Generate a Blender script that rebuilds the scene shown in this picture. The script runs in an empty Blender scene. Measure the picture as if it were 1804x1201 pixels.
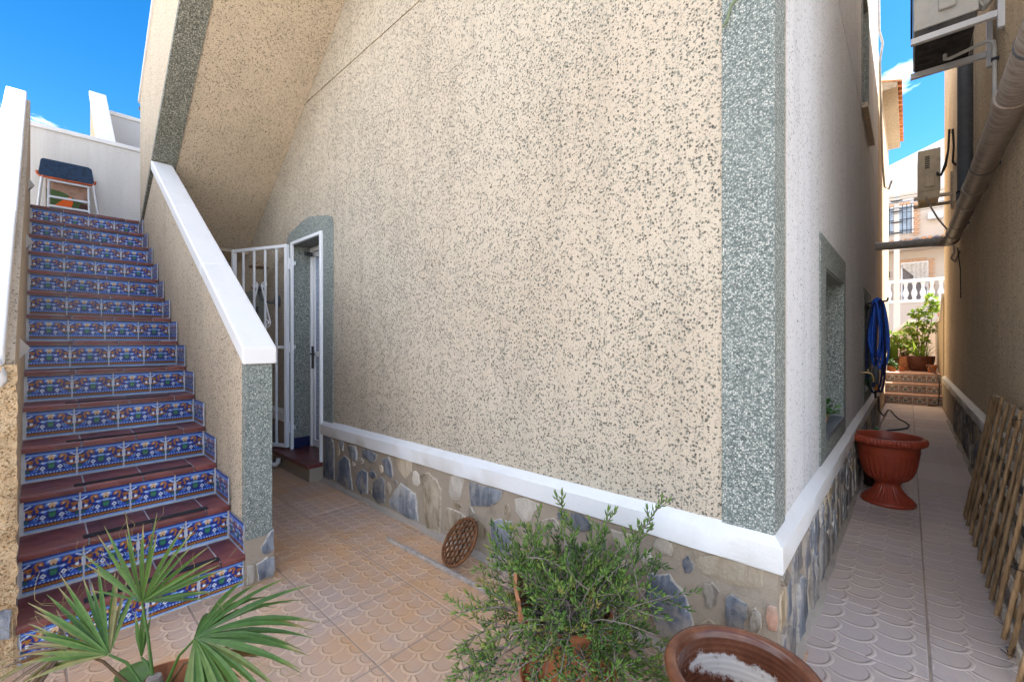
import bpy, bmesh, math, random
from mathutils import Vector, Matrix, noise as mnoise

# ------------------------------------------------------------------ camera
sc = bpy.context.scene
COL = sc.collection
R = math.radians
cam_d = bpy.data.cameras.new('camera')
cam = bpy.data.objects.new('camera', cam_d)
COL.objects.link(cam)
cam.location = (0, 0, 1.4)
cam.rotation_euler = (R(90), 0, R(42.531))
cam_d.sensor_width = 36
cam_d.lens = 15.206
cam_d.clip_start = 0.02
cam_d.clip_end = 900
sc.camera = cam

# ------------------------------------------------------------------ light
SUN_EL = R(55)
SUN_DIR = Vector((0.75, 0.66, 0)).normalized()          # horizontal direction towards the sun
world = bpy.data.worlds.new('World')
sc.world = world
world.use_nodes = True
wn = world.node_tree
for n in list(wn.nodes):
    wn.nodes.remove(n)
wo = wn.nodes.new('ShaderNodeOutputWorld')
bg = wn.nodes.new('ShaderNodeBackground')
sky = wn.nodes.new('ShaderNodeTexSky')
sky.sky_type = 'NISHITA'
sky.sun_disc = False
sky.sun_elevation = SUN_EL
sky.sun_rotation = math.atan2(SUN_DIR.x, SUN_DIR.y)
sky.altitude = 60
sky.air_density = 1.0
sky.dust_density = 0.3
sky.ozone_density = 3.0
bg.inputs['Strength'].default_value = 0.15
# fair-weather cloud, projected on a flat cloud deck, over the whole sky
tc = wn.nodes.new('ShaderNodeTexCoord')
sp = wn.nodes.new('ShaderNodeSeparateXYZ')
wn.links.new(tc.outputs['Generated'], sp.inputs[0])
def wmath(op, a, b=None):
    n = wn.nodes.new('ShaderNodeMath'); n.operation = op
    for i, v in enumerate((a, b)):
        if v is None: continue
        if isinstance(v, (int, float)): n.inputs[i].default_value = v
        else: wn.links.new(v, n.inputs[i])
    return n.outputs[0]
zz = wmath('ADD', wmath('MAXIMUM', sp.outputs['Z'], 0.0), 0.12)
cv = wn.nodes.new('ShaderNodeCombineXYZ')
wn.links.new(wmath('DIVIDE', sp.outputs['X'], zz), cv.inputs[0])
wn.links.new(wmath('DIVIDE', sp.outputs['Y'], zz), cv.inputs[1])
CLOUD_SEED = 6.54
cv.inputs[2].default_value = CLOUD_SEED
cn = wn.nodes.new('ShaderNodeTexNoise')
cn.inputs['Scale'].default_value = 1.15
cn.inputs['Detail'].default_value = 9
cn.inputs['Roughness'].default_value = 0.58
cn.inputs['Distortion'].default_value = 0.35
wn.links.new(cv.outputs[0], cn.inputs['Vector'])
cr = wn.nodes.new('ShaderNodeMapRange')
cr.inputs['From Min'].default_value = 0.485
cr.inputs['From Max'].default_value = 0.62
cr.inputs['To Max'].default_value = 0.95
wn.links.new(cn.outputs['Fac'], cr.inputs['Value'])
hs = wn.nodes.new('ShaderNodeHueSaturation')
hs.inputs['Saturation'].default_value = 1.4
hs.inputs['Value'].default_value = 0.52
wn.links.new(sky.outputs[0], hs.inputs['Color'])
mx = wn.nodes.new('ShaderNodeMix'); mx.data_type = 'RGBA'
wn.links.new(cr.outputs[0], mx.inputs['Factor'])
wn.links.new(hs.outputs[0], mx.inputs[6])
mx.inputs[7].default_value = (15.0, 14.9, 14.9, 1)
wn.links.new(mx.outputs[2], bg.inputs['Color'])
wn.links.new(bg.outputs[0], wo.inputs[0])

sun_d = bpy.data.lights.new('sun', 'SUN')
sun_d.energy = 5.0
sun_d.angle = R(0.53)
sun_d.color = (1.0, 0.95, 0.87)
sun = bpy.data.objects.new('sun', sun_d)
COL.objects.link(sun)
to_sun = Vector((SUN_DIR.x * math.cos(SUN_EL), SUN_DIR.y * math.cos(SUN_EL), math.sin(SUN_EL)))
sun.rotation_euler = (-to_sun).to_track_quat('-Z', 'Y').to_euler()
sun.location = (6, 12, 20)

vs = sc.view_settings
vs.view_transform = 'Standard'
vs.look = 'None'
vs.gamma = 1
vs.use_curve_mapping = False
vs.exposure = 1.95
sc.render.engine = 'CYCLES'
sc.cycles.use_denoising = True
sc.cycles.max_bounces = 10
sc.cycles.diffuse_bounces = 8

rnd = random.Random(11)
U = rnd.uniform

# ------------------------------------------------------------------ mesh helpers
ORG = {}
class MB:
    def __init__(s):
        s.v = []; s.f = []; s.a = []
    def add(s, vs_, fs_):
        o = len(s.v)
        s.v += [tuple(p) for p in vs_]
        s.f += [tuple(i + o for i in f) for f in fs_]
        return s
    def box(s, x0, x1, y0, y1, z0, z1):
        return s.add([(x0,y0,z0),(x1,y0,z0),(x1,y1,z0),(x0,y1,z0),(x0,y0,z1),(x1,y0,z1),(x1,y1,z1),(x0,y1,z1)],
                     [(0,3,2,1),(4,5,6,7),(0,1,5,4),(1,2,6,5),(2,3,7,6),(3,0,4,7)])
    def prism(s, poly, ax, a, b):
        n = len(poly)
        def P(p, t):
            return (t, p[0], p[1]) if ax == 'x' else (p[0], t, p[1]) if ax == 'y' else (p[0], p[1], t)
        return s.add([P(p, a) for p in poly] + [P(p, b) for p in poly],
                     [tuple(range(n)), tuple(range(2*n-1, n-1, -1))] + [(i, i+n, (i+1) % n + n, (i+1) % n) for i in range(n)])
    def tube(s, path, r, n=8, caps=True, flat=1.0):
        path = [Vector(p) for p in path]
        m = len(path)
        rs = r if isinstance(r, (list, tuple)) else [r] * m
        t0 = (path[1] - path[0]).normalized()
        up = Vector((0, 0, 1)) if abs(t0.z) < 0.9 else Vector((1, 0, 0))
        nx = t0.cross(up).normalized()
        vs_, fs_ = [], []
        for i, p in enumerate(path):
            t = (path[min(i+1, m-1)] - path[max(i-1, 0)]).normalized()
            nx = (nx - t * nx.dot(t)).normalized()
            ny = t.cross(nx)
            for k in range(n):
                a = 2 * math.pi * k / n
                vs_.append(p + nx * (rs[i] * math.cos(a)) + ny * (rs[i] * flat * math.sin(a)))
        for i in range(m - 1):
            for k in range(n):
                fs_.append((i*n+k, i*n+(k+1) % n, (i+1)*n+(k+1) % n, (i+1)*n+k))
        if caps:
            fs_.append(tuple(range(n-1, -1, -1))); fs_.append(tuple(range((m-1)*n, m*n)))
        return s.add(vs_, fs_)
    def bar(s, p, q, w, h, up=(0, 0, 1)):
        p, q = Vector(p), Vector(q)
        t = (q - p).normalized(); up = Vector(up)
        x = t.cross(up).normalized() * (w/2); y = x.normalized().cross(t) * (h/2)
        vs_ = [c + i*x + j*y for c in (p, q) for i, j in ((-1,-1),(1,-1),(1,1),(-1,1))]
        return s.add(vs_, [(0,1,2,3),(7,6,5,4),(0,4,5,1),(1,5,6,2),(2,6,7,3),(3,7,4,0)])
    def lathe(s, prof, c, n=40, flute=None, a0=0.0, sy=1.0):
        vs_, fs_ = [], []
        for j, (r, z) in enumerate(prof):
            for k in range(n):
                a = a0 + 2 * math.pi * k / n
                rr = r * (1 + (flute(j, a) if flute else 0))
                vs_.append((c[0] + rr * math.cos(a), c[1] + sy * rr * math.sin(a), c[2] + z))
        for j in range(len(prof) - 1):
            for k in range(n):
                fs_.append((j*n+k, j*n+(k+1) % n, (j+1)*n+(k+1) % n, (j+1)*n+k))
        fs_.append(tuple(range(n-1, -1, -1)))
        fs_.append(tuple(range((len(prof)-1)*n, len(prof)*n)))
        return s.add(vs_, fs_)
    def mesh(s, name, org, recalc=True):
        me = bpy.data.meshes.new(name)
        me.from_pydata([(p[0]-org[0], p[1]-org[1], p[2]-org[2]) for p in s.v], [], s.f)
        if recalc:
            bm = bmesh.new(); bm.from_mesh(me)
            bmesh.ops.recalc_face_normals(bm, faces=bm.faces)
            bm.to_mesh(me); bm.free()
        return me
    def build(s, name, mat, parent=None, smooth=None, bevel=0, recalc=True, seg=2):
        if parent is None:
            xs = [p[0] for p in s.v]; ys = [p[1] for p in s.v]; zs = [p[2] for p in s.v]
            org = Vector(((min(xs)+max(xs))/2, (min(ys)+max(ys))/2, min(zs)))
        else:
            org = ORG[parent.name]
        me = s.mesh(name, org, recalc)
        me.materials.append(mat)
        if smooth is not None:
            me.polygons.foreach_set('use_smooth', [True] * len(me.polygons))
            if smooth < 179: me.set_sharp_from_angle(angle=R(smooth))
        o = bpy.data.objects.new(name, me)
        COL.objects.link(o)
        if parent is None: o.location = org
        else: o.parent = parent
        ORG[o.name] = org
        if bevel:
            b = o.modifiers.new('bevel', 'BEVEL'); b.width = bevel; b.segments = seg; b.limit_method = 'ANGLE'
        return o

def thing(name, loc, label, cat, group=None):
    o = bpy.data.objects.new(name, None)
    COL.objects.link(o)
    o.location = loc; o.empty_display_size = 0.1
    ORG[o.name] = Vector(loc)
    return tag(o, label, cat, group)
def tag(o, label, cat, group=None):
    o['label'] = label; o['category'] = cat
    if group: o['group'] = group
    return o
def struct(o):
    o['kind'] = 'structure'; return o
def inst(me, name, parent, pos, rz=0.0):
    o = bpy.data.objects.new(name, me)
    COL.objects.link(o)
    o.parent = parent
    pos = Vector(pos)
    o.location = pos - ORG[parent.name]
    o.rotation_euler = (0, 0, rz)
    ORG[o.name] = pos
    return o

# ------------------------------------------------------------------ material helpers
class G:
    def __init__(s, name, rough=0.8, spec=0.3):
        s.m = bpy.data.materials.new(name); s.m.use_nodes = True
        s.t = s.m.node_tree
        s.b = s.t.nodes['Principled BSDF']
        s.b.inputs['Roughness'].default_value = rough
        s.b.inputs['Specular IOR Level'].default_value = spec
        s._tc = None
    def put(s, sock, v):
        if isinstance(v, bpy.types.NodeSocket): s.t.links.new(v, sock)
        elif isinstance(v, (tuple, list)) and len(v) == 3 and sock.type == 'RGBA': sock.default_value = (*v, 1)
        else: sock.default_value = v
    def n(s, typ, out=0, props=None, **kw):
        nd = s.t.nodes.new(typ)
        for k, v in (props or {}).items(): setattr(nd, k, v)
        for k, v in kw.items(): s.put(nd.inputs[k.replace('_', ' ')], v)
        return nd.outputs[out]
    @property
    def obj(s):
        if s._tc is None: s._tc = s.t.nodes.new('ShaderNodeTexCoord')
        return s._tc.outputs['Object']
    @property
    def pos(s):
        return s.n('ShaderNodeNewGeometry')
    @property
    def rand(s):
        return s.n('ShaderNodeObjectInfo', 'Random')
    def math(s, op, a, b=None, c=None):
        nd = s.t.nodes.new('ShaderNodeMath'); nd.operation = op
        for i, v in enumerate((a, b, c)):
            if v is not None: s.put(nd.inputs[i], v)
        return nd.outputs[0]
    def noise(s, scale, detail=4, rough=0.55, vec=None, dist=0.0, out='Fac'):
        return s.n('ShaderNodeTexNoise', out, Scale=scale, Detail=detail, Roughness=rough, Distortion=dist, Vector=vec or s.obj)
    def voro(s, scale, out='Distance', vec=None, feat='F1', rnd_=1.0):
        return s.n('ShaderNodeTexVoronoi', out, {'feature': feat}, Scale=scale, Randomness=rnd_, Vector=vec or s.obj)
    def ramp(s, fac, stops, const=False):
        nd = s.t.nodes.new('ShaderNodeValToRGB')
        e = nd.color_ramp.elements
        if const: nd.color_ramp.interpolation = 'CONSTANT'
        while len(e) < len(stops): e.new(0.5)
        for i, (p, c) in enumerate(stops):
            e[i].position = p
            e[i].color = (c, c, c, 1) if isinstance(c, (int, float)) else (*c, 1)
        s.put(nd.inputs[0], fac)
        return nd.outputs[0]
    def mix(s, fac, a, b, mode='MIX'):
        nd = s.t.nodes.new('ShaderNodeMix'); nd.data_type = 'RGBA'; nd.blend_type = mode
        s.put(nd.inputs['Factor'], fac); s.put(nd.inputs[6], a); s.put(nd.inputs[7], b)
        return nd.outputs[2]
    def rng(s, v, a, b, c=0.0, d=1.0):
        return s.n('ShaderNodeMapRange', 0, None, Value=v, From_Min=a, From_Max=b, To_Min=c, To_Max=d)
    def bump(s, h, strength=0.5, dist=0.01):
        nd = s.t.nodes.new('ShaderNodeBump')
        nd.inputs['Strength'].default_value = strength; nd.inputs['Distance'].default_value = dist
        s.put(nd.inputs['Height'], h)
        if s.b.inputs['Normal'].is_linked:
            s.t.links.new(s.b.inputs['Normal'].links[0].from_socket, nd.inputs['Normal'])
        s.t.links.new(nd.outputs[0], s.b.inputs['Normal'])
        return s
    def col(s, c):
        s.put(s.b.inputs['Base Color'], c); return s
    def rough(s, r):
        s.put(s.b.inputs['Roughness'], r); return s

MAT = {}
def simple(name, c, rough=0.6, spec=0.3, metal=0.0, var=0.12, scale=14, bump=0.0, bscale=60):
    g = G(name, rough, spec)
    g.b.inputs['Metallic'].default_value = metal
    f = g.noise(scale, 5, 0.6)
    dark = tuple(x * (1 - var*1.6) for x in c); light = tuple(min(1, x * (1 + var)) for x in c)
    g.col(g.ramp(f, [(0.28, dark), (0.5, c), (0.74, light)]))
    g.rough(g.rng(g.noise(scale*2.3, 3), 0.3, 0.7, max(0.04, rough-0.09), min(1, rough+0.09)))
    if bump: g.bump(g.noise(bscale, 4), bump, 0.004)
    MAT[name] = g.m
    return g.m

def stucco(name, base, chip, scale=52, cover=0.42, chipsize=0.4, bump=0.5, warm=None):
    """lime render with chips of dark aggregate showing through"""
    g = G(name, 0.9, 0.15)
    wv = g.n('ShaderNodeVectorMath', 0, {'operation': 'ADD'})
    nd = wv.node
    g.t.links.new(g.obj, nd.inputs[0])
    sc_ = g.n('ShaderNodeVectorMath', 0, {'operation': 'SCALE'}); g.t.links.new(g.noise(120, 2, out='Color'), sc_.node.inputs[0]); sc_.node.inputs['Scale'].default_value = 0.018
    g.t.links.new(sc_, nd.inputs[1])
    vd = g.voro(scale, 'Distance', wv); vc = g.voro(scale, 'Color', wv)
    rx = g.n('ShaderNodeSeparateColor', 0, None, Color=vc); ry = rx.node.outputs[1]
    dens = g.rng(g.noise(1.4, 3), 0.3, 0.7, cover*0.6, cover*1.3)
    sel = g.math('LESS_THAN', rx, dens)
    rad = g.rng(ry, 0, 1, chipsize*0.45, chipsize)
    inside = g.rng(g.math('SUBTRACT', rad, vd), 0.0, 0.10)
    chipm = g.math('MULTIPLY', sel, inside)
    vd2 = g.voro(scale*1.9, 'Distance', wv); s2 = g.n('ShaderNodeSeparateColor', 1, None, Color=g.voro(scale*1.9, 'Color', wv))
    small = g.math('MULTIPLY', g.math('LESS_THAN', s2, g.math('MULTIPLY', dens, 0.6)), g.rng(g.math('SUBTRACT', chipsize*0.8, vd2), 0.0, 0.14))
    chipm = g.math('MAXIMUM', chipm, g.math('MULTIPLY', small, 0.8))
    big = g.noise(0.8, 4, 0.6)
    b2 = warm or tuple(x * 0.9 for x in base)
    basec = g.mix(g.rng(big, 0.35, 0.65), base, b2)
    basec = g.mix(g.rng(g.noise(160, 3), 0.3, 0.75, 0, 0.35), basec, tuple(min(1, x*1.18) for x in base))
    # faint rain streaks and handling dirt
    mp = g.n('ShaderNodeMapping', 0, None, Vector=g.obj, Scale=(3.2, 3.2, 0.22))
    st = g.rng(g.noise(2.2, 5, 0.6, vec=mp), 0.48, 0.75, 0, 0.34)
    basec = g.mix(st, basec, tuple(x * 0.62 for x in base))
    chipc = g.ramp(g.n('ShaderNodeSeparateColor', 2, None, Color=vc), [(0, tuple(x*0.55 for x in chip)), (0.55, chip), (1, tuple(x*1.9 for x in chip))])
    g.col(g.mix(chipm, basec, chipc))
    hgt = g.math('ADD', g.math('MULTIPLY', chipm, -0.5), g.math('MULTIPLY', g.noise(130, 4), 0.9))
    g.bump(hgt, bump, 0.006)
    MAT[name] = g.m
    return g.m

def granite(name, cols, scale=95, bump=0.6):
    """washed pebble-dash of small stone chips"""
    g = G(name, 0.75, 0.25)
    vc = g.voro(scale, 'Color'); vd = g.voro(scale)
    r1 = g.n('ShaderNodeSeparateColor', 0, None, Color=vc)
    c = g.ramp(r1, [(i / (len(cols) - 1), k) for i, k in enumerate(cols)])
    c = g.mix(g.rng(vd, 0.35, 0.62, 0, 0.7), c, tuple(x * 0.45 for x in cols[1]))
    c = g.mix(g.rng(g.noise(1.6, 5), 0.4, 0.7, 0, 0.3), c, tuple(x*0.8 for x in cols[2]))
    g.col(c)
    g.bump(g.math('ADD', g.math('MULTIPLY', vd, -1.0), g.math('MULTIPLY', r1, 0.5)), bump, 0.005)
    MAT[name] = g.m
    return g.m

# ------------------------------------------------------------------ materials
stucco('stucco', (0.495, 0.43, 0.34), (0.15, 0.15, 0.125), scale=76, cover=0.60, chipsize=0.54, warm=(0.47, 0.39, 0.30), bump=0.85)
stucco('stucco_fine', (0.56, 0.46, 0.345), (0.15, 0.135, 0.095), scale=80, cover=0.75, chipsize=0.48, bump=0.8)
stucco('stucco_shade_tone', (0.60, 0.59, 0.59), (0.20, 0.205, 0.21), scale=66, cover=0.6, chipsize=0.46, bump=0.6)  # front wall render again; cool shade tone and alley brightening put into its colour
stucco('stucco_neighbour', (0.78, 0.64, 0.46), (0.30, 0.22, 0.13), scale=58, cover=0.7, chipsize=0.5, bump=1.0, warm=(0.70, 0.54, 0.36))
stucco('stucco_rough', (0.62, 0.46, 0.28), (0.36, 0.23, 0.11), scale=110, cover=0.7, chipsize=0.6, bump=1.0)
stucco('stucco_bright', (0.44, 0.35, 0.235), (0.45, 0.36, 0.24), scale=60, cover=0.2, chipsize=0.3, bump=0.4)
stucco('render_white', (0.62, 0.60, 0.57), (0.42, 0.4, 0.37), scale=90, cover=0.25, chipsize=0.34, bump=0.4)
granite('granite', [(0.08, 0.10, 0.095), (0.18, 0.215, 0.20), (0.29, 0.325, 0.30), (0.42, 0.44, 0.40), (0.60, 0.59, 0.55)], scale=150)
granite('granite_edge', [(0.06, 0.065, 0.055), (0.15, 0.155, 0.13), (0.25, 0.255, 0.21), (0.35, 0.35, 0.29), (0.55, 0.54, 0.47)], scale=120)

def paint(name, c, dirt=(0.5, 0.45, 0.38), rough=0.5, bump=0.25, amount=0.35):
    g = G(name, rough, 0.35)
    d = g.rng(g.noise(5.5, 8, 0.68), 0.52, 0.78, 0, amount)
    e = g.rng(g.noise(48, 5, 0.7), 0.6, 0.78, 0, amount*0.8)
    g.col(g.mix(e, g.mix(d, c, dirt), tuple(x*0.75 for x in dirt)))
    g.bump(g.math('ADD', g.noise(14, 4), g.math('MULTIPLY', g.noise(90, 3), 0.35)), bump, 0.008)
    MAT[name] = g.m
    return g.m
paint('white_paint', (0.66, 0.655, 0.645), bump=0.45, amount=0.4)
paint('white_cap', (0.70, 0.69, 0.68), rough=0.42, bump=0.22, amount=0.28)
paint('white_metal', (0.76, 0.77, 0.79), rough=0.35, bump=0.05, amount=0.12)
paint('mortar', (0.31, 0.255, 0.195), (0.15, 0.12, 0.09), 0.95, 1.0, 0.85)
paint('mortar_grey', (0.33, 0.28, 0.23), (0.18, 0.15, 0.12), 0.95, 1.0, 0.85)
paint('far_plaster', (0.50, 0.42, 0.35), (0.5, 0.42, 0.34), 0.85, 0.2, 0.3)
paint('far_white', (0.52, 0.52, 0.53), (0.6, 0.58, 0.55), 0.85, 0.2, 0.3)
paint('far_pink', (0.40, 0.35, 0.325), (0.4, 0.34, 0.3), 0.85, 0.3, 0.3)
paint('grout', (0.34, 0.26, 0.20), (0.13, 0.10, 0.08), 0.95, 0.5, 0.75)
paint('ground_concrete', (0.42, 0.38, 0.33), (0.3, 0.27, 0.23), 0.95, 0.4, 0.6)

def slate(name, a, b, rim):
    g = G(name, 0.72, 0.35)
    mp = g.n('ShaderNodeMapping', 0, None, Vector=g.obj, Scale=(1.0, 1.0, 0.35), Rotation=(0.2, 0.5, 0.3))
    n1 = g.noise(11, 8, 0.66, vec=mp, dist=0.6)
    c = g.ramp(n1, [(0.3, tuple(x*0.55 for x in a)), (0.45, a), (0.58, b), (0.72, tuple(x*1.25 for x in b))])
    rm = g.n('ShaderNodeAttribute', 'Fac', {'attribute_name': 'rim'})
    k = g.rng(g.math('ADD', rm, g.math('MULTIPLY', g.math('SUBTRACT', g.noise(26, 5, 0.7), 0.5), 1.1)), 0.72, 1.0, 0, 0.7)
    c = g.mix(g.rng(g.noise(6.5, 5, 0.65), 0.5, 0.68, 0, 0.7), c, tuple(x*0.8 for x in rim))
    c = g.mix(k, c, rim)
    c = g.mix(g.rng(g.noise(75, 4, 0.7), 0.64, 0.72, 0, 0.55), c, (0.55, 0.54, 0.52))
    hv = g.n('ShaderNodeHueSaturation', 0, None, Color=c, Value=g.rng(g.rand, 0, 1, 0.7, 1.35), Saturation=g.rng(g.math('FRACT', g.math('MULTIPLY', g.rand, 7.3)), 0, 1, 0.6, 1.15))
    g.col(hv)
    g.bump(g.math('ADD', n1, g.math('MULTIPLY', g.noise(60, 5), 0.4)), 0.8, 0.015)
    MAT[name] = g.m
slate('slate_blue', (0.10, 0.115, 0.145), (0.20, 0.215, 0.24), (0.46, 0.40, 0.32))
slate('slate_brown', (0.20, 0.15, 0.095), (0.33, 0.27, 0.19), (0.48, 0.40, 0.30))
slate('slate_tan', (0.36, 0.29, 0.21), (0.45, 0.38, 0.29), (0.5, 0.44, 0.35))
slate('slate_alley', (0.10, 0.10, 0.115), (0.22, 0.19, 0.165), (0.32, 0.27, 0.215))
slate('slate_pink', (0.42, 0.24, 0.17), (0.5, 0.32, 0.24), (0.5, 0.4, 0.32))

def floor_tile(name, W, field, ridge, stain, r0=0.345, r1=0.385, bstr=0.85):
    """cement tile pressed with rows of fish scales lying diagonally across it"""
    g = G(name, 0.85, 0.2)
    wob = g.n('ShaderNodeVectorMath', 0, {'operation': 'SCALE'}); g.t.links.new(g.noise(9, 2, out='Color'), wob.node.inputs[0]); wob.node.inputs['Scale'].default_value = 0.012
    ad = g.n('ShaderNodeVectorMath', 0, {'operation': 'ADD'}); g.t.links.new(g.obj, ad.node.inputs[0]); g.t.links.new(wob, ad.node.inputs[1])
    sx = g.n('ShaderNodeSeparateXYZ', 0, None, Vector=ad)
    x, y = sx, sx.node.outputs[1]
    k = 1 / math.sqrt(2) / W
    u = g.math('ADD', g.math('MULTIPLY', g.math('ADD', x, y), k), 40.25)
    v = g.math('ADD', g.math('MULTIPLY', g.math('SUBTRACT', y, x), k), 40.0)
    v2 = g.math('MULTIPLY', v, 2.0)
    j = g.math('FLOOR', v2)                     # strip between row j (below) and row j+1 (above)
    par = g.math('MODULO', j, 2.0)
    dy_dn = g.math('MULTIPLY', g.math('FRACT', v2), 0.5)
    dy_up = g.math('SUBTRACT', 0.5, dy_dn)
    ua = g.math('SUBTRACT', g.math('FRACT', g.math('ADD', u, g.math('MULTIPLY', par, 0.5))), 0.5)   # centre of upper row circle
    ub = g.math('SUBTRACT', 0.5, g.math('ABSOLUTE', ua))
    def hyp(a, b): return g.math('SQRT', g.math('ADD', g.math('MULTIPLY', a, a), g.math('MULTIPLY', b, b)))
    da = hyp(ua, dy_up)
    db = hyp(ub, dy_dn)
    ins = g.math('LESS_THAN', da, 0.5)
    d = g.math('ADD', g.math('MULTIPLY', ins, da), g.math('MULTIPLY', g.math('SUBTRACT', 1.0, ins), db))
    rid = g.math('MULTIPLY', g.rng(d, r0, r1), g.rng(d, 0.50, 0.465))
    rid = g.math('MULTIPLY', rid, ins)
    grain = g.noise(330, 3, 0.7)
    c = g.mix(g.rng(grain, 0.35, 0.68), tuple(q*0.62 for q in field), tuple(q*1.2 for q in field))
    c = g.mix(g.math('MULTIPLY', rid, 0.8), c, ridge)
    geo = g.n('ShaderNodeNewGeometry', 'Position')
    sm = g.math('MULTIPLY', g.rng(g.noise(1.1, 6, 0.62, vec=geo), 0.38, 0.56), g.rng(g.noise(7, 4, 0.6, vec=geo), 0.25, 0.65, 0.3, 1))
    c = g.mix(g.math('MULTIPLY', sm, 0.72), c, stain)
    dk = g.rng(g.noise(3.1, 7, 0.7, vec=geo), 0.58, 0.8, 0, 0.4)
    c = g.mix(dk, c, tuple(q*0.5 for q in field))
    hv = g.n('ShaderNodeHueSaturation', 0, None, Color=c, Value=g.rng(g.rand, 0, 1, 0.93, 1.07))
    g.col(hv)
    h = g.math('ADD', g.math('MULTIPLY', rid, 1.0), g.math('MULTIPLY', g.math('MULTIPLY', grain, g.math('SUBTRACT', 1.0, rid)), 0.22))
    g.bump(h, bstr, 0.006)
    MAT[name] = g.m
floor_tile('tile_patio', 0.125, (0.52, 0.385, 0.31), (0.60, 0.455, 0.345), (0.58, 0.315, 0.13))
floor_tile('tile_alley', 0.19, (0.53, 0.435, 0.39), (0.58, 0.48, 0.40), (0.52, 0.40, 0.31), 0.395, 0.425, 0.8)

g = G('tread_red', 0.36, 0.45)
c = g.ramp(g.noise(6, 7, 0.65), [(0.3, (0.085, 0.022, 0.020)), (0.5, (0.15, 0.036, 0.030)), (0.7, (0.20, 0.058, 0.046))])
c = g.mix(g.rng(g.noise(30, 6, 0.75), 0.58, 0.8, 0, 0.35), c, (0.36, 0.27, 0.25))
g.col(g.n('ShaderNodeHueSaturation', 0, None, Color=c, Value=g.rng(g.rand, 0, 1, 0.8, 1.25)))
g.rough(g.rng(g.noise(9, 5), 0.3, 0.7, 0.25, 0.55))
g.bump(g.noise(25, 4), 0.12, 0.004)
MAT['tread_red'] = g.m
def print_tile(name, tint=None):
    g = G(name, 0.32, 0.3)
    c = g.n('ShaderNodeAttribute', 'Color', {'attribute_name': 'print'})
    c = g.mix(g.rng(g.noise(60, 5), 0.45, 0.85, 0, 0.2), c, (0.16, 0.17, 0.22))
    g.col(g.n('ShaderNodeHueSaturation', 0, None, Color=c, Value=g.rng(g.rand, 0, 1, 0.85, 1.12)))
    g.bump(g.noise(18, 3), 0.08, 0.004)
    MAT[name] = g.m
print_tile('majolica')
simple('grout_white', (0.55, 0.55, 0.55), 0.9)
simple('grip_tape', (0.012, 0.014, 0.02), 0.85, var=0.4, bump=0.3, bscale=200)
simple('terracotta', (0.36, 0.135, 0.06), 0.75, 0.25, var=0.3, bump=0.2)
simple('terracotta_pale', (0.50, 0.22, 0.11), 0.8, 0.2, var=0.25)
simple('step_tile', (0.58, 0.36, 0.27), 0.75, 0.25, var=0.25)
simple('plastic_red', (0.30, 0.048, 0.022), 0.40, 0.4, var=0.12, bump=0.03)
simple('pot_dark', (0.09, 0.03, 0.02), 0.5, var=0.3)
simple('soil', (0.06, 0.04, 0.028), 1.0, var=0.5, scale=60, bump=1.0)
simple('rust_iron', (0.15, 0.062, 0.024), 0.8, var=0.45, scale=40, bump=0.5, bscale=150)
simple('batten', (0.36, 0.31, 0.27), 0.8, var=0.25, scale=30, bump=0.3)
simple('wood_old', (0.24, 0.17, 0.11), 0.85, var=0.4, scale=22, bump=0.4)
simple('alu_dark', (0.05, 0.05, 0.055), 0.4, var=0.2)
simple('dark_void', (0.02, 0.02, 0.022), 0.5)
simple('door_panel', (0.34, 0.40, 0.52), 0.25, 0.5, var=0.05)
simple('hose_blue', (0.02, 0.13, 0.70), 0.38, 0.5, var=0.2)
simple('hose_dark', (0.01, 0.016, 0.07), 0.45, var=0.2)
simple('hose_black', (0.018, 0.02, 0.02), 0.5, var=0.2)
simple('brass', (0.30, 0.22, 0.10), 0.35, metal=1.0)
simple('plastic_orange', (0.7, 0.2, 0.02), 0.4)
simple('plastic_green', (0.03, 0.25, 0.06), 0.4)
simple('ac_body', (0.60, 0.59, 0.55), 0.5, var=0.1, scale=6)
simple('ac_under', (0.07, 0.065, 0.06), 0.65, var=0.5, scale=10)
simple('ac_cream', (0.60, 0.52, 0.38), 0.55, var=0.15, scale=6)
simple('duct_grey', (0.10, 0.11, 0.125), 0.5, var=0.15)
simple('pvc_white', (0.58, 0.57, 0.54), 0.45, var=0.15)
simple('pvc_grey', (0.36, 0.335, 0.30), 0.45, var=0.15)
simple('roof_tile', (0.55, 0.25, 0.11), 0.85, var=0.35, scale=9, bump=0.3)
simple('brick_trim', (0.52, 0.32, 0.20), 0.9, var=0.25, scale=20)
simple('far_glass', (0.34, 0.40, 0.47), 0.08, 0.6, var=0.3, scale=3)
simple('far_shutter', (0.20, 0.17, 0.16), 0.6, var=0.2)
simple('iron_black', (0.03, 0.03, 0.035), 0.5, var=0.2)
simple('curtain', (0.55, 0.5, 0.45), 0.9, var=0.2)
simple('cable_black', (0.02, 0.02, 0.02), 0.6)
simple('navy_top', (0.012, 0.03, 0.065), 0.45, var=0.4, scale=25)
simple('orange_edge', (0.42, 0.09, 0.03), 0.6, var=0.3)
simple('canvas_green', (0.07, 0.12, 0.04), 0.8, var=0.2)
simple('canvas_tan', (0.36, 0.22, 0.16), 0.8, var=0.2)
simple('canvas_orange', (0.75, 0.13, 0.02), 0.7, var=0.1)
simple('crack_filler', (0.20, 0.25, 0.16), 0.8)
simple('lamp_metal', (0.50, 0.50, 0.51), 0.35, metal=0.3, var=0.08, scale=8)
simple('stem_grey', (0.20, 0.165, 0.14), 0.95, var=0.4, scale=30)
simple('stem_green', (0.16, 0.2, 0.09), 0.6, var=0.2)

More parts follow.
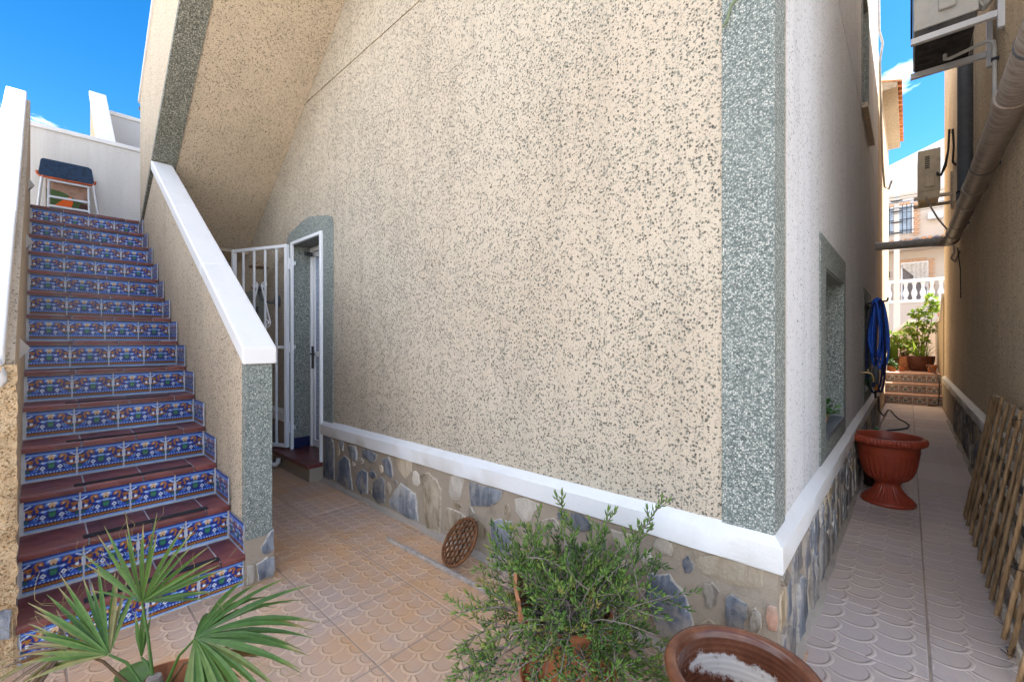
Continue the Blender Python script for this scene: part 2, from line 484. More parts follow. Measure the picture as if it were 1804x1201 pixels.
# stained drain pipe: pale on top, brown runs below
g = G('pipe_stained', 0.42, 0.4)
sp_ = g.n('ShaderNodeMapping', 0, None, Vector=g.obj, Scale=(2, 9, 2))
st = g.rng(g.noise(5, 6, 0.65, vec=sp_), 0.42, 0.66)
g.col(g.mix(g.math('MULTIPLY', st, 0.75), (0.42, 0.37, 0.32), (0.16, 0.09, 0.055)))
MAT['pipe_stained'] = g.m

g = G('bamboo', 0.6, 0.3)
sx = g.n('ShaderNodeMapping', 0, None, Vector=g.obj, Scale=(40, 40, 5))
f = g.noise(1.6, 5, 0.6, vec=sx)
c = g.ramp(f, [(0.3, (0.16, 0.09, 0.045)), (0.5, (0.33, 0.195, 0.09)), (0.7, (0.46, 0.30, 0.16))])
g.col(g.n('ShaderNodeHueSaturation', 0, None, Color=c, Value=g.rng(g.rand, 0, 1, 0.65, 1.3)))
g.bump(f, 0.3, 0.003)
MAT['bamboo'] = g.m
simple('bamboo_slat', (0.52, 0.44, 0.34), 0.8, var=0.35, scale=18, bump=0.2)

# salt-glazed bowl with throwing rings; dried lime scum on the inside wall
g = G('glazed_brown', 0.28, 0.5)
sz = g.n('ShaderNodeSeparateXYZ', 2, None, Vector=g.obj)
rings = g.math('SINE', g.math('ADD', g.math('MULTIPLY', sz, 330.0), g.math('MULTIPLY', g.noise(5, 2), 6.0)))
c = g.ramp(g.noise(7, 7, 0.65), [(0.3, (0.07, 0.022, 0.012)), (0.52, (0.145, 0.052, 0.026)), (0.72, (0.24, 0.10, 0.05))])
c = g.mix(g.rng(rings, 0.2, 1, 0, 0.3), c, (0.07, 0.026, 0.016))
scum = g.n('ShaderNodeAttribute', 'Fac', {'attribute_name': 'scum'})
sk = g.rng(g.math('ADD', scum, g.math('MULTIPLY', g.math('SUBTRACT', g.noise(30, 8, 0.75), 0.5), 1.9)), 0.5, 0.75)
c = g.mix(g.math('MULTIPLY', sk, 0.92), c, (0.60, 0.55, 0.48))
g.col(c)
g.rough(g.rng(sk, 0, 1, 0.26, 0.95))
g.bump(g.math('ADD', g.math('MULTIPLY', rings, 0.25), g.math('MULTIPLY', sk, 0.4)), 0.35, 0.004)
MAT['glazed_brown'] = g.m

def leafmat(name, cols, rough=0.45, trans=0.25):
    g = G(name, rough, 0.4)
    rn = g.n('ShaderNodeAttribute', 'Fac', {'attribute_name': 'tone'})
    c = g.ramp(rn, [(i / (len(cols) - 1), k) for i, k in enumerate(cols)])
    c = g.mix(g.rng(g.noise(40, 3), 0.35, 0.7, 0, 0.35), c, tuple(x*0.6 for x in cols[0]))
    g.col(c)
    tr = g.n('ShaderNodeBsdfTranslucent', 0, None, Color=c)
    ms = g.t.nodes.new('ShaderNodeMixShader'); ms.inputs[0].default_value = trans
    g.t.links.new(g.b.outputs[0], ms.inputs[1]); g.t.links.new(tr, ms.inputs[2])
    g.t.links.new(ms.outputs[0], g.t.nodes['Material Output'].inputs[0])
    MAT[name] = g.m
leafmat('leaf_palm', [(0.025, 0.07, 0.010), (0.055, 0.13, 0.02), (0.10, 0.19, 0.035), (0.30, 0.24, 0.10)])
leafmat('leaf_dead', [(0.03, 0.015, 0.008), (0.10, 0.05, 0.02), (0.2, 0.11, 0.03), (0.16, 0.16, 0.04)])
leafmat('leaf_shrub', [(0.045, 0.11, 0.022), (0.11, 0.22, 0.035), (0.20, 0.33, 0.06), (0.36, 0.30, 0.08)], 0.5, 0.2)
leafmat('leaf_broad', [(0.02, 0.075, 0.015), (0.04, 0.12, 0.02), (0.06, 0.16, 0.03), (0.1, 0.2, 0.04)])
leafmat('leaf_terrace', [(0.10, 0.18, 0.02), (0.18, 0.30, 0.03), (0.30, 0.40, 0.05), (0.42, 0.42, 0.08)], 0.5, 0.45)
# ------------------------------------------------------------------ ground and floors
M = MAT
gm = MB().add([(-160, -160, -0.06), (160, -160, -0.06), (160, 160, -0.06), (-160, 160, -0.06)], [(0, 1, 2, 3)])
struct(gm.build('ground', M['ground_concrete'], recalc=False))

patio = struct(MB().box(-9.4, 1.6, -2.2, 1.946, -0.055, -0.004).build('patio_floor', M['grout']))
alley = struct(MB().box(-0.392, 0.56, 1.947, 13.2, -0.055, -0.004).build('alley_floor', M['grout']))
def tile_mesh(name, w, d, mat, h=0.012):
    b = MB(); e = 0.004
    x, y = w/2, d/2
    b.add([(-x,-y,-h),(x,-y,-h),(x,y,-h),(-x,y,-h),(-x,-y,-e),(x,-y,-e),(x,y,-e),(-x,y,-e),(-x+e,-y+e,0),(x-e,-y+e,0),(x-e,y-e,0),(-x+e,y-e,0)],
          [(0,3,2,1)] + [(i,(i+1)%4,(i+1)%4+4,i+4) for i in range(4)] + [(i+4,(i+1)%4+4,(i+1)%4+8,i+8) for i in range(4)] + [(8,9,10,11)])
    me = b.mesh(name, (0, 0, 0)); me.materials.append(mat); return me
PT = 0.455
tm = tile_mesh('tile', PT - 0.007, PT - 0.007, M['tile_patio'])
tmc = tile_mesh('tile_cut', PT - 0.006, 0.028, M['tile_patio'])
for i in range(-13, 7):
    for j in range(-5, 3):
        x = -1.69 + PT * (i + 0.5); y = 0.985 + PT * (j + 0.5) - 0.455 * 0
        if x < -3.06 and y < 0.66: continue
        if x > 0.9: continue
        inst(tm, 'tile', patio, (x + U(-.001, .001), y + U(-.001, .001), U(-.001, .0012)), U(-.003, .003) + rnd.choice((0, 0, 0)))
    inst(tmc, 'tile', patio, (-1.69 + PT * (i + 0.5), 1.9125, 0))
ta = tile_mesh('tile', PT - 0.008, PT - 0.008, M['tile_alley'])
for j in range(25):
    for i in (-1, 0):
        inst(ta, 'tile', alley, (0.0665 + PT * (i + 0.5) + U(-.0015, .0015), 1.955 + PT * (j + 0.5) + (0.07 if i else 0), U(-.0012, .0012)), U(-.004, .004))

# ------------------------------------------------------------------ the house with the speckled wall
HW = -0.394                                    # alley face of the wall
house = thing('house', (-0.394, 1.95, 0), 'large beige speckled house with green granite corner strip and white plinth band', 'house')
w = MB()
for x0, x1, z0, z1 in ((-9.5, -5.2, 0, 3.978), (-4.38, HW, 0, 3.978), (-5.2, -4.38, 2.5, 3.978), (-5.2, -4.38, 0, 0.128), (-9.5, HW, 3.992, 8.3)):
    w.box(x0, x1, 1.95, 2.2, z0, z1)
w.box(-9.5, HW - 0.01, 1.96, 2.2, 3.978, 3.992)
w.build('front_wall', M['stucco'], house)
w = MB()
for y0, y1, z0, z1 in ((2.2, 3.38, 0, 3.978), (3.38, 4.41, 0, 0.76), (3.38, 4.41, 1.865, 3.978), (4.41, 6.72, 0, 3.978), (6.72, 7.75, 0, 0.76),
                       (6.72, 7.75, 1.865, 3.978), (7.75, 9.9, 0, 3.978), (2.2, 6.4, 3.992, 8.3), (6.4, 7.3, 3.992, 4.2), (6.4, 7.3, 5.7, 8.3), (7.3, 9.9, 3.992, 8.3)):
    w.box(HW - 0.25, HW, y0, y1, z0, z1)
w.box(HW - 0.25, HW - 0.01, 2.2, 9.9, 3.978, 3.992)
w.build('alley_wall', M['stucco_shade_tone'], house)
MB().box(-9.5, -9.25, 2.2, 9.9, 0, 8.3).box(-9.25, HW - 0.25, 9.65, 9.9, 0, 8.3).build('rear_wall', M['stucco_shade_tone'], house)
MB().box(-9.6, HW + 0.04, 1.88, 10.0, 8.3, 8.45).build('roof', M['white_paint'], house)

# corner strip of washed stone, both faces
MB().prism([(-0.582, 1.943), (-0.387, 1.943), (-0.387, 2.14), (HW - 0.003, 2.14), (HW - 0.003, 1.953), (-0.582, 1.953)], 'z', 0.60, 8.3).build('corner_strip', M['granite'], house, bevel=0.003)
cf = MB(); pts = [(-0.577, 1.935, 2.715), (-0.56, 1.938, 2.735), (-0.545, 1.938, 2.79), (-0.515, 1.938, 2.815), (-0.49, 1.938, 2.85), (-0.47, 1.938, 2.862), (-0.45, 1.938, 2.90)]
cf.tube(pts, [.005, .009, .010, .009, .010, .009, .006], 6, flat=0.6).build('crack_filler', M['crack_filler'], house, smooth=60)

def n3(x, y, z): return mnoise.noise(Vector((x, y, z)))
def band(name, path, closed_ends=True, prof=None, parent=house, mat='white_paint', seed=0.0):
    """path: list of (x, y, ox, oy, zshift); hand-trowelled ledge"""
    prof = prof or [(0.0, 0.645), (0.034, 0.612), (0.042, 0.605), (0.042, 0.512), (0.036, 0.506), (0.0, 0.506)]
    b = MB(); n = len(prof); vs_, fs_ = [], []
    for i, (x, y, ox, oy, dz) in enumerate(path):
        for k, (o, z) in enumerate(prof):
            wob = n3(x*5+seed, y*5, k*3.1) * 0.006 + n3(x*17+seed, y*17, k*1.7) * 0.0025
            oo = o + (wob if 0 < k < n-1 else 0)
            zz = z + dz + (n3(x*4+seed, y*4, 9+k) * 0.006)
            vs_.append((x + ox*oo, y + oy*oo, zz))
    for i in range(len(path)-1):
        for k in range(n-1):
            fs_.append((i*n+k, i*n+k+1, (i+1)*n+k+1, (i+1)*n+k))
    fs_.append(tuple(range(n))); fs_.append(tuple(range((len(path)-1)*n, len(path)*n))[::-1])
    return b.add(vs_, fs_).build(name, M[mat], parent, smooth=38)
def dzf(x): return -0.046 * max(0.0, min(1.0, (-x - 0.39) / 3.97))
fpath = [(x, 1.95, 0, -1, dzf(x)) for x in [-4.372 + 0.085*i for i in range(46)]]
fpath = fpath[:-1] + [(-0.47, 1.95, 0, -1, 0), (HW, 1.95, 1, -1, 0)]
apath = [(HW, y, 1, 0, 0) for y in [2.03 + 0.1*i for i in range(79)]]
band('plinth_band', fpath + apath)
band('plinth_band', [(x, 1.95, 0, -1, -0.046) for x in [-5.36 - 0.2*i for i in range(20)]], seed=5)

PO = 0.020                                      # plinth render stands proud of the wall by this
pl = MB().prism([(-4.366, 1.951), (-4.366, 1.95 - PO), (HW + PO, 1.95 - PO), (HW + PO, 9.88), (HW + 0.001, 9.88), (HW + 0.001, 1.951)], 'z', -0.05, 0.508)
pl.box(-9.3, -5.36, 1.95 - PO, 1.951, -0.05, 0.47)
plinth = pl.build('plinth', M['mortar'], house)
fl = MB()
def fillet(b, pts, ox, oy, w=0.05, h=0.035, seed=0):
    vs_, fs_ = [], []
    for i, (x, y) in enumerate(pts):
        a = w * (1 + 0.7 * n3(x*3+seed, y*3, 2)); c_ = h * (1 + 0.6*n3(x*4+seed, y*4, 7))
        vs_ += [(x, y, -0.01), (x, y, c_), (x + ox*a*0.35, y + oy*a*0.35, c_*0.42), (x + ox*a, y + oy*a, 0.0025), (x + ox*a*1.05, y + oy*a*1.05, -0.01)]
    for i in range(len(pts)-1):
        for k in range(4): fs_.append((i*5+k, i*5+k+1, i*5+k+6, i*5+k+5))
    b.add(vs_, fs_)
fillet(fl, [(-4.36 + 0.06*i, 1.951 - PO) for i in range(66)], 0, -1, 0.035, 0.03)
fillet(fl, [(HW + PO - 0.001, 1.95 + 0.06*i) for i in range(130)], 1, 0, 0.034, 0.035, 3)
fl.build('mortar_fillet', M['mortar_grey'], house, smooth=60, recalc=True)

def stone(poly, put, depth, mat, parent, name='stone', j=0.008):
    """poly in wall coordinates (a, z); put(a, z, out) gives the world point"""
    cx = sum(p[0] for p in poly) / len(poly); cz = sum(p[1] for p in poly) / len(poly)
    pp = []
    for i, p in enumerate(poly):                # break each side once so outlines are uneven
        q = poly[(i+1) % len(poly)]
        pp.append(p); m = ((p[0]+q[0])/2 + U(-j, j), (p[1]+q[1])/2 + U(-j, j)); pp.append(m)
    n = len(pp); b = MB(); vs_ = []
    for s_, o in ((1.0, -0.004), (0.985, depth*0.7), (0.90, depth)):
        vs_ += [put(cx + (p[0]-cx)*s_, cz + (p[1]-cz)*s_, o * (1 + 0.25*math.sin(i*1.9 + cx*31))) for i, p in enumerate(pp)]
    for s_ in (0.5,):
        vs_ += [put(cx + (p[0]-cx)*s_ + U(-j, j)*.5, cz + (p[1]-cz)*s_ + U(-j, j)*.5, depth * U(0.8, 1.25)) for p in pp]
    vs_.append(put(cx, cz, depth*1.1))
    fs_ = []
    for r in range(3):
        fs_ += [(r*n+i, r*n+(i+1) % n, (r+1)*n+(i+1) % n, (r+1)*n+i) for i in range(n)]
    fs_ += [(3*n+i, 3*n+(i+1) % n, 4*n) for i in range(n)]
    b.add(vs_, fs_)
    o = b.build(name, M[mat], parent, smooth=50)
    at = o.data.attributes.new('rim', 'FLOAT', 'POINT')
    at.data.foreach_set('value', [1.0]*(2*n) + [0.55]*n + [0.05]*n + [0.0])
    return o
FS = [[(-4.3, 0.49), (-4.18, 0.47), (-4.11, 0.41), (-4.1, 0.05), (-4.21, 0.03), (-4.33, 0.05)], [(-4.0, 0.45), (-3.95, 0.46), (-3.91, 0.44), (-3.92, 0.37), (-3.97, 0.36)],
 [(-3.82, 0.44), (-3.68, 0.45), (-3.66, 0.4), (-3.66, 0.32), (-3.73, 0.31), (-3.8, 0.37)], [(-3.56, 0.45), (-3.47, 0.46), (-3.31, 0.44), (-3.34, 0.38), (-3.43, 0.35), (-3.54, 0.38)],
 [(-4.04, 0.24), (-3.9, 0.33), (-3.8, 0.3), (-3.78, 0.19), (-3.74, 0.04), (-3.91, 0.03), (-4.07, 0.06)], [(-3.66, 0.22), (-3.56, 0.27), (-3.47, 0.26), (-3.47, 0.07), (-3.59, 0.03), (-3.68, 0.12)],
 [(-3.37, 0.2), (-3.25, 0.27), (-3.19, 0.24), (-3.19, 0.06), (-3.28, 0.03), (-3.39, 0.07)], [(-3.24, 0.42), (-3.13, 0.46), (-3.09, 0.39), (-3.07, 0.32), (-3.09, 0.28), (-3.19, 0.3)],
 [(-3.04, 0.46), (-2.94, 0.48), (-2.81, 0.47), (-2.81, 0.4), (-2.9, 0.32), (-3.0, 0.38)], [(-3.13, 0.1), (-3.04, 0.2), (-2.96, 0.28), (-2.76, 0.24), (-2.74, 0.19), (-2.72, 0.04), (-2.83, 0.03), (-3.09, 0.05)],
 [(-2.69, 0.4), (-2.6, 0.44), (-2.5, 0.41), (-2.44, 0.34), (-2.46, 0.03), (-2.61, 0.02), (-2.66, 0.16), (-2.68, 0.3)], [(-2.35, 0.46), (-2.27, 0.48), (-2.2, 0.47), (-2.24, 0.33), (-2.33, 0.3), (-2.37, 0.35)],
 [(-2.15, 0.47), (-2.02, 0.47), (-1.84, 0.48), (-1.86, 0.42), (-1.96, 0.35), (-2.13, 0.31), (-2.15, 0.38)], [(-2.39, 0.23), (-2.34, 0.24), (-2.19, 0.23), (-2.18, 0.21), (-2.3, 0.07), (-2.4, 0.06)],
 [(-1.75, 0.45), (-1.65, 0.48), (-1.55, 0.47), (-1.62, 0.36), (-1.65, 0.32), (-1.74, 0.38)], [(-1.95, 0.26), (-1.87, 0.3), (-1.77, 0.31), (-1.76, 0.22), (-1.79, 0.05), (-1.92, 0.03)],
 [(-1.54, 0.38), (-1.45, 0.42), (-1.41, 0.38), (-1.45, 0.31), (-1.53, 0.31)], [(-1.34, 0.48), (-1.27, 0.49), (-1.2, 0.46), (-1.22, 0.41), (-1.32, 0.39)],
 [(-0.9, 0.32), (-0.8, 0.35), (-0.74, 0.3), (-0.71, 0.24), (-0.69, 0.17), (-0.72, 0.06), (-0.85, 0.05), (-0.92, 0.21)], [(-0.56, 0.34), (-0.54, 0.36), (-0.48, 0.34), (-0.475, 0.29), (-0.49, 0.23), (-0.56, 0.22)],
 [(-0.465, 0.31), (-0.45, 0.34), (-0.43, 0.32), (-0.44, 0.24), (-0.465, 0.24)], [(-0.69, 0.46), (-0.6, 0.5), (-0.42, 0.5), (-0.42, 0.43), (-0.55, 0.39), (-0.67, 0.4)],
 [(-0.41, 0.36), (-0.376, 0.37), (-0.376, 0.28), (-0.405, 0.27)], [(-0.84, 0.5), (-0.79, 0.49), (-0.79, 0.43), (-0.83, 0.42), (-0.88, 0.45)],
 [(-1.7, 0.24), (-1.6, 0.27), (-1.5, 0.2), (-1.48, 0.04), (-1.68, 0.04)], [(-1.38, 0.3), (-1.22, 0.33), (-1.12, 0.24), (-1.15, 0.05), (-1.34, 0.05)], [(-1.1, 0.46), (-0.98, 0.47), (-0.95, 0.38), (-1.06, 0.35)]]
FM = 'bbbbbbbbtbntbntbnbbbobbpnbntp'
for k, poly in enumerate(FS):
    m = {'b': 'slate_blue', 'n': 'slate_brown', 't': 'slate_tan', 'o': 'slate_brown', 'p': 'slate_tan'}[FM[k]]
    if k == 22: m = 'slate_pink'
    if k == 21: m = 'slate_tan'
    stone(poly, lambda a, z, o: (a, 1.95 - PO - o, z), 0.006 if m == 'slate_tan' else U(0.010, 0.016), m, plinth)
occ = {}
def mark(poly, test=False, pad=0.0):
    cx = sum(p[0] for p in poly)/len(poly); cz = sum(p[1] for p in poly)/len(poly)
    pp = [(p[0] + (pad if p[0] > cx else -pad), p[1] + (pad if p[1] > cz else -pad)) for p in poly]
    x0, x1 = min(p[0] for p in pp), max(p[0] for p in pp); z0, z1 = min(p[1] for p in pp), max(p[1] for p in pp)
    hits = []
    for ix in range(int(x0*100) - 1, int(x1*100) + 2):
        for iz in range(int(z0*100), int(z1*100) + 2):
            x, z = ix/100, iz/100; c_ = False
            for i in range(len(pp)):
                (ax, az), (bx2, bz) = pp[i], pp[i-1]
                if (az > z) != (bz > z) and x < (bx2 - ax)*(z - az)/(bz - az) + ax: c_ = not c_
            if c_: hits.append((ix, iz))
    if test: return all(h not in occ for h in hits)
    for h in hits: occ[h] = 1
    return True
for poly in FS: mark(poly)
tries = 0; nfill = 0
while tries < 2600 and nfill < 64:
    tries += 1
    sz = 1.0 if tries < 900 else 0.7 if tries < 1800 else 0.5
    rx, rz_ = U(.05, .11)*sz, U(.05, .12)*sz; cx_, cz_ = U(-4.28, -0.46), U(.05, .45)
    a0_ = U(0, 6.28)
    poly = [(cx_ + rx*U(.75, 1.1)*math.cos(a0_ - i*math.pi/3.5), cz_ + rz_*U(.75, 1.1)*math.sin(a0_ - i*math.pi/3.5)) for i in range(7)]
    top_ = 0.495 + dzf(cx_)
    if min(p[1] for p in poly) < .015 or max(p[1] for p in poly) > top_ or max(p[0] for p in poly) > -0.385 or min(p[0] for p in poly) < -4.34: continue
    if not mark(poly, True, 0.012): continue
    mark(poly, False, 0.006); nfill += 1
    stone(poly, lambda a, z, o: (a, 1.95 - PO - o, z), U(0.005, 0.011), rnd.choice(['slate_tan', 'slate_tan', 'slate_brown', 'slate_blue']), plinth)
for k in range(7):                               # beyond the door, seen through the gate
    x = -5.55 - k*0.24
    stone([(x, .1), (x-.04, .3), (x-.12, .42), (x-.2, .36), (x-.19, .12), (x-.1, .05)], lambda a, z, o: (a, 1.95 - PO - o, z), 0.012, rnd.choice(['slate_blue', 'slate_brown']), plinth)

def slab_stones(parent, y0, y1, ztop, put, mats):
    y = y0
    while y < y1:
        wd = U(0.07, 0.15) * (1.25 if y > 5 else 1)
        z = U(0.015, 0.05)
        while z < ztop - 0.07:
            hh = min(U(0.14, 0.34), ztop - 0.012 - z)
            if hh < 0.06: break
            a0, a1 = y + U(0, .012), y + wd - U(0.006, .02)
            sk = U(-.02, .02); mid = (a0+a1)/2
            poly = [(a0 + U(0, .03), z), (a1 - U(0, .03), z + U(0, .03)), (a1, z + hh*U(.3, .6)), (a1 - U(0, .04) + sk, z + hh), (a0 + U(0, .04) + sk, z + hh - U(0, .04)), (a0, z + hh*U(.35, .7))]
            stone(poly, put, U(0.008, 0.02), rnd.choice(mats), parent, j=0.006)
            z += hh + U(0.012, 0.03)
        y += wd
slab_stones(plinth, 1.955, 8.6, 0.5, lambda a, z, o: (HW + PO + o, a, z), ['slate_alley', 'slate_alley', 'slate_blue', 'slate_brown'])

# door opening: stone surround, reveals, door
ring = [(-5.35, 0.128), (-5.35, 2.56), (-5.33, 2.60), (-5.24, 2.645), (-4.82, 2.725), (-4.70, 2.725), (-4.30, 2.66), (-4.2, 2.63), (-4.17, 2.56), (-4.17, 0.56), (-4.38, 0.56), (-4.38, 2.5), (-5.2, 2.5), (-5.2, 0.128)]
sur = MB().prism(ring, 'y', 1.941, 1.949)
sur.box(-5.1995, -5.188, 1.951, 2.14, 0.17, 2.4995).box(-4.392, -4.3805, 1.951, 2.14, 0.17, 2.4995).box(-5.188, -4.392, 1.951, 2.14, 2.488, 2.4995)
sur.build('door_surround', M['granite'], house)
th = MB().box(-5.42, -4.372, 1.775, 2.139, 0.132, 0.17)
th.build('door_sill', M['tread_red'], house, bevel=0.006)
MB().box(-5.36, -4.372, 1.80, 1.948, -0.02, 0.131).build('sill_base', M['mortar'], house)
door = MB()
for x0, x1, z0, z1 in ((-5.188, -5.152, .17, 2.488), (-4.43, -4.392, .17, 2.488), (-5.152, -4.43, 2.44, 2.488)):
    door.box(x0, x1, 2.14, 2.2, z0, z1)
door = door.build('door', M['white_metal'], house, bevel=0.004)
lf = MB()
lf.box(-5.150, -5.095, 2.155, 2.195, .178, 2.435).box(-4.49, -4.432, 2.155, 2.195, .178, 2.435).box(-5.095, -4.49, 2.155, 2.195, .178, .26).box(-5.095, -4.49, 2.155, 2.195, 2.37, 2.435).box(-5.095, -4.49, 2.155, 2.195, 1.22, 1.28)
lf.build('door_leaf', M['white_metal'], door, bevel=0.003)
MB().box(-5.095, -4.49, 2.172, 2.18, .26, 1.22).build('panel', M['door_panel'], door)
MB().box(-5.095, -4.49, 2.172, 2.18, 1.28, 2.37).build('pane', M['door_panel'], door)
MB().box(-5.135, -5.105, 2.135, 2.154, 1.08, 1.34).bar((-5.12, 2.12, 1.25), (-5.02, 2.12, 1.25), .018, .02).build('door_handle', M['alu_dark'], door, bevel=0.003)
MB().tube([(-5.10, 2.13, 2.40), (-5.10, 2.05, 2.40)], 0.022, 10).build('door_stop', M['alu_dark'], house)

# window recesses on the alley face
def recess(y0, y1, z0, z1, fy0, fy1, fz0, fz1, detail=True):
    x = HW
    wf = MB()
    for a, b_, c_, d in ((fy0, y0, fz0, fz1), (y1, fy1, fz0, fz1), (y0, y1, z1, fz1), (y0, y1, fz0, z0)):
        wf.box(x + 0.0005, x + 0.007, a, b_, c_, d)
    wf.box(x - 0.2, x, y1 - 0.012, y1 - 0.0005, z0, z1).box(x - 0.2, x, y0 + 0.0005, y0 + 0.012, z0, z1).box(x - 0.2, x, y0 + .012, y1 - .012, z1 - .012, z1 - .0005)
    f_ = wf.build('window_surround', M['granite'], house)
    MB().box(x - 0.2, x + 0.012, y0 + .013, y1 - .013, z0 + .0005, z0 + 0.03).build('window_sill', M['duct_grey'], house, bevel=0.004)
    wd = MB()
    ym = (y0 + y1)/2
    for a, b_, c_, d in ((y0+.012, y0+.07, z0+.03, z1-.012), (y1-.07, y1-.012, z0+.03, z1-.012), (ym-.03, ym+.03, z0+.03, z1-.012), (y0+.07, ym-.03, z1-.08, z1-.012), (ym+.03, y1-.07, z1-.08, z1-.012), (y0+.07, ym-.03, z0+.03, z0+.09), (ym+.03, y1-.07, z0+.03, z0+.09)):
        wd.box(x - 0.245, x - 0.2, a, b_, c_, d)
    w_ = wd.build('window', M['white_metal'], house)
    for a, b_ in ((y0+.07, ym-.03), (ym+.03, y1-.07)):
        MB().box(x - 0.23, x - 0.222, a, b_, z0+.09, z1-.08).build('pane', M['far_glass'], w_)
recess(3.38, 4.41, 0.76, 1.865, 3.14, 4.53, 0.652, 2.05)
recess(6.72, 7.75, 0.76, 1.865, 6.48, 7.87, 0.652, 2.03)
recess(6.4, 7.3, 4.2, 5.7, 6.25, 7.45, 4.06, 5.85)
MB().box(HW + .008, HW + .06, 6.2, 7.5, 4.0, 4.055).build('window_ledge', M['stucco_fine'], house)

# small stone-framed window beyond the gate
ws = MB()
for x0, x1, z0, z1 in ((-6.32, -6.1, 0.9, 2.08), (-7.2, -6.98, 0.9, 2.08), (-6.98, -6.32, 1.86, 2.08), (-6.98, -6.32, 0.9, 1.05)):
    ws.box(x0, x1, 1.942, 1.9495, z0, z1)
wsp = ws.build('window_surround', M['granite'], house)
MB().box(-6.979, -6.321, 1.9455, 1.9495, 1.051, 1.859).build('pane', M['dark_void'], wsp)

# ------------------------------------------------------------------ tiled stair to the landing
RZ, TD, NX = 0.203, 0.3025, -2.79
YL, YR = -0.075, 0.795
def ztread(k): return 1.4 - (7 - k) * RZ
def xnose(k): return NX - TD * (k - 1)
stair = thing('tiled_staircase', (NX, 0.36, 0), 'steep flight of dark red treads with blue patterned tile risers', 'staircase')
prof = [(xnose(1) - 0.0255, 0.0)]
for k in range(1, 15):
    prof += [(xnose(k) - 0.0255, ztread(k) - 0.005)]
    prof += [(xnose(k+1) - 0.0255 if k < 14 else -7.62, ztread(k) - 0.005)]
prof += [(-7.62, 2.5), (-6.7, 2.5), (-3.5, 0.0)]
core = MB().prism(prof, 'y', YL, YR).build('stair_core', M['grout_white'], stair)

import numpy as np
def tile_print(kind):
    nx, nz = 60, 44
    s = np.linspace(0, 1, nx)[None, :].repeat(nz, 0); t = np.linspace(0, 1, nz)[:, None].repeat(nx, 1)
    q = np.abs(s - 0.5) * 2                                  # mirror about the middle
    if kind == 'blue':
        deep, mid, lite, white = (0.008, 0.018, 0.16), (0.025, 0.085, 0.42), (0.18, 0.34, 0.66), (0.62, 0.68, 0.74)
        och, och2, grn, pale = (0.36, 0.135, 0.022), (0.15, 0.045, 0.012), (0.02, 0.095, 0.065), (0.62, 0.42, 0.24)
    else:
        deep, mid, lite, white = (0.10, 0.11, 0.15), (0.26, 0.27, 0.31), (0.52, 0.50, 0.46), (0.72, 0.67, 0.57)
        och, och2, grn, pale = (0.40, 0.16, 0.05), (0.2, 0.08, 0.03), (0.08, 0.11, 0.08), (0.6, 0.45, 0.3)
    C = np.zeros((nz, nx, 3)); C[:] = mid
    def setc(m, c): C[m] = c
    T = (t - 0.28) / 0.58                                    # main field
    # cloudy leaf-work: interfering waves of brush strokes
    wv = np.sin(9*q + 5.5*np.sin(5*T + 2.2*q)) + 0.8*np.sin(13*T - 4*q + 3*np.sin(7*q))
    setc(wv > 0.7, lite); setc(wv > 1.3, white); setc(wv < -0.6, deep)
    def ring(cx, cz, r0, r1, c, a0=None, a1=None):
        dx, dz = (q - cx)*0.62, (T - cz)*0.58
        d = np.hypot(dx, dz); a = np.degrees(np.arctan2(dz, dx)) % 360
        m = (d > r0) & (d < r1)
        if a0 is not None: m &= (((a - a0) % 360) < ((a1 - a0) % 360))
        setc(m, c)
    def blob(cx, cz, rx, rz, c):
        setc((((q-cx)/rx)**2 + ((T-cz)/rz)**2) < 1, c)
    blob(0.0, 0.35, 0.20, 0.42, deep); blob(0.0, 0.42, 0.15, 0.30, grn); blob(0, 0.56, 0.17, 0.06, lite); blob(0, 0.82, 0.12, 0.15, pale); blob(0, 0.72, 0.05, 0.07, och2)
    blob(0.05, 0.30, 0.05, 0.12, (grn[0]*2, grn[1]*2, grn[2]*1.6))
    ring(0.80, 0.5, 0.0, 0.20, deep); ring(0.80, 0.50, 0.095, 0.165, och, 200, 120); ring(0.80, 0.50, 0.145, 0.168, och2, 200, 120)
    blob(0.78, 0.62, 0.07, 0.09, och); blob(0.74, 0.62, 0.05, 0.06, och2); blob(0.79, 0.42, 0.07, 0.09, white); setc((q > 0.955) & (T > 0.25) & (T < 0.75), white)
    ring(0.46, 0.78, 0.0, 0.12, deep); ring(0.46, 0.80, 0.045, 0.105, och, 300, 200); blob(0.42, 0.84, 0.045, 0.06, pale); blob(0.52, 0.6, 0.05, 0.08, och)
    ring(0.34, 0.22, 0.06, 0.10, deep); ring(0.34, 0.22, 0.03, 0.06, white); ring(0.58, 0.2, 0.03, 0.055, lite); blob(0.9, 0.1, 0.08, 0.1, grn)
    setc(t > 0.86, mid); setc((t > 0.88) & (t < 0.915), lite); setc(t > 0.955, deep); setc((t > 0.93) & (t < 0.955), mid)
    sc_ = 0.5 + 0.5*np.sin(s * 2*np.pi*15)
    e = (t > 0.205) & (t < 0.285); setc(e, mid); setc(e & (sc_ > 0.45) & (t < 0.262), lite); setc(e & (sc_ > 0.8) & (t < 0.25), white); setc((t > 0.2) & (t < 0.215), deep)
    rp = (t > 0.075) & (t < 0.2); setc(rp, och)
    setc(rp & (((s*17 + t*9) % 1.0) < 0.42), och2); setc(rp & ((t < 0.095) | (t > 0.182)), (och2[0]*.5, och2[1]*.5, och2[2]*.6))
    setc(t < 0.075, lite); setc(t < 0.045, (0.45, 0.47, 0.50)); setc(q > 0.985, (0.5, 0.52, 0.55))
    rs = np.random.RandomState(4)
    C *= (1 + 0.10*rs.randn(nz, nx, 1))
    return np.clip(C, 0.002, 0.9), nx, nz
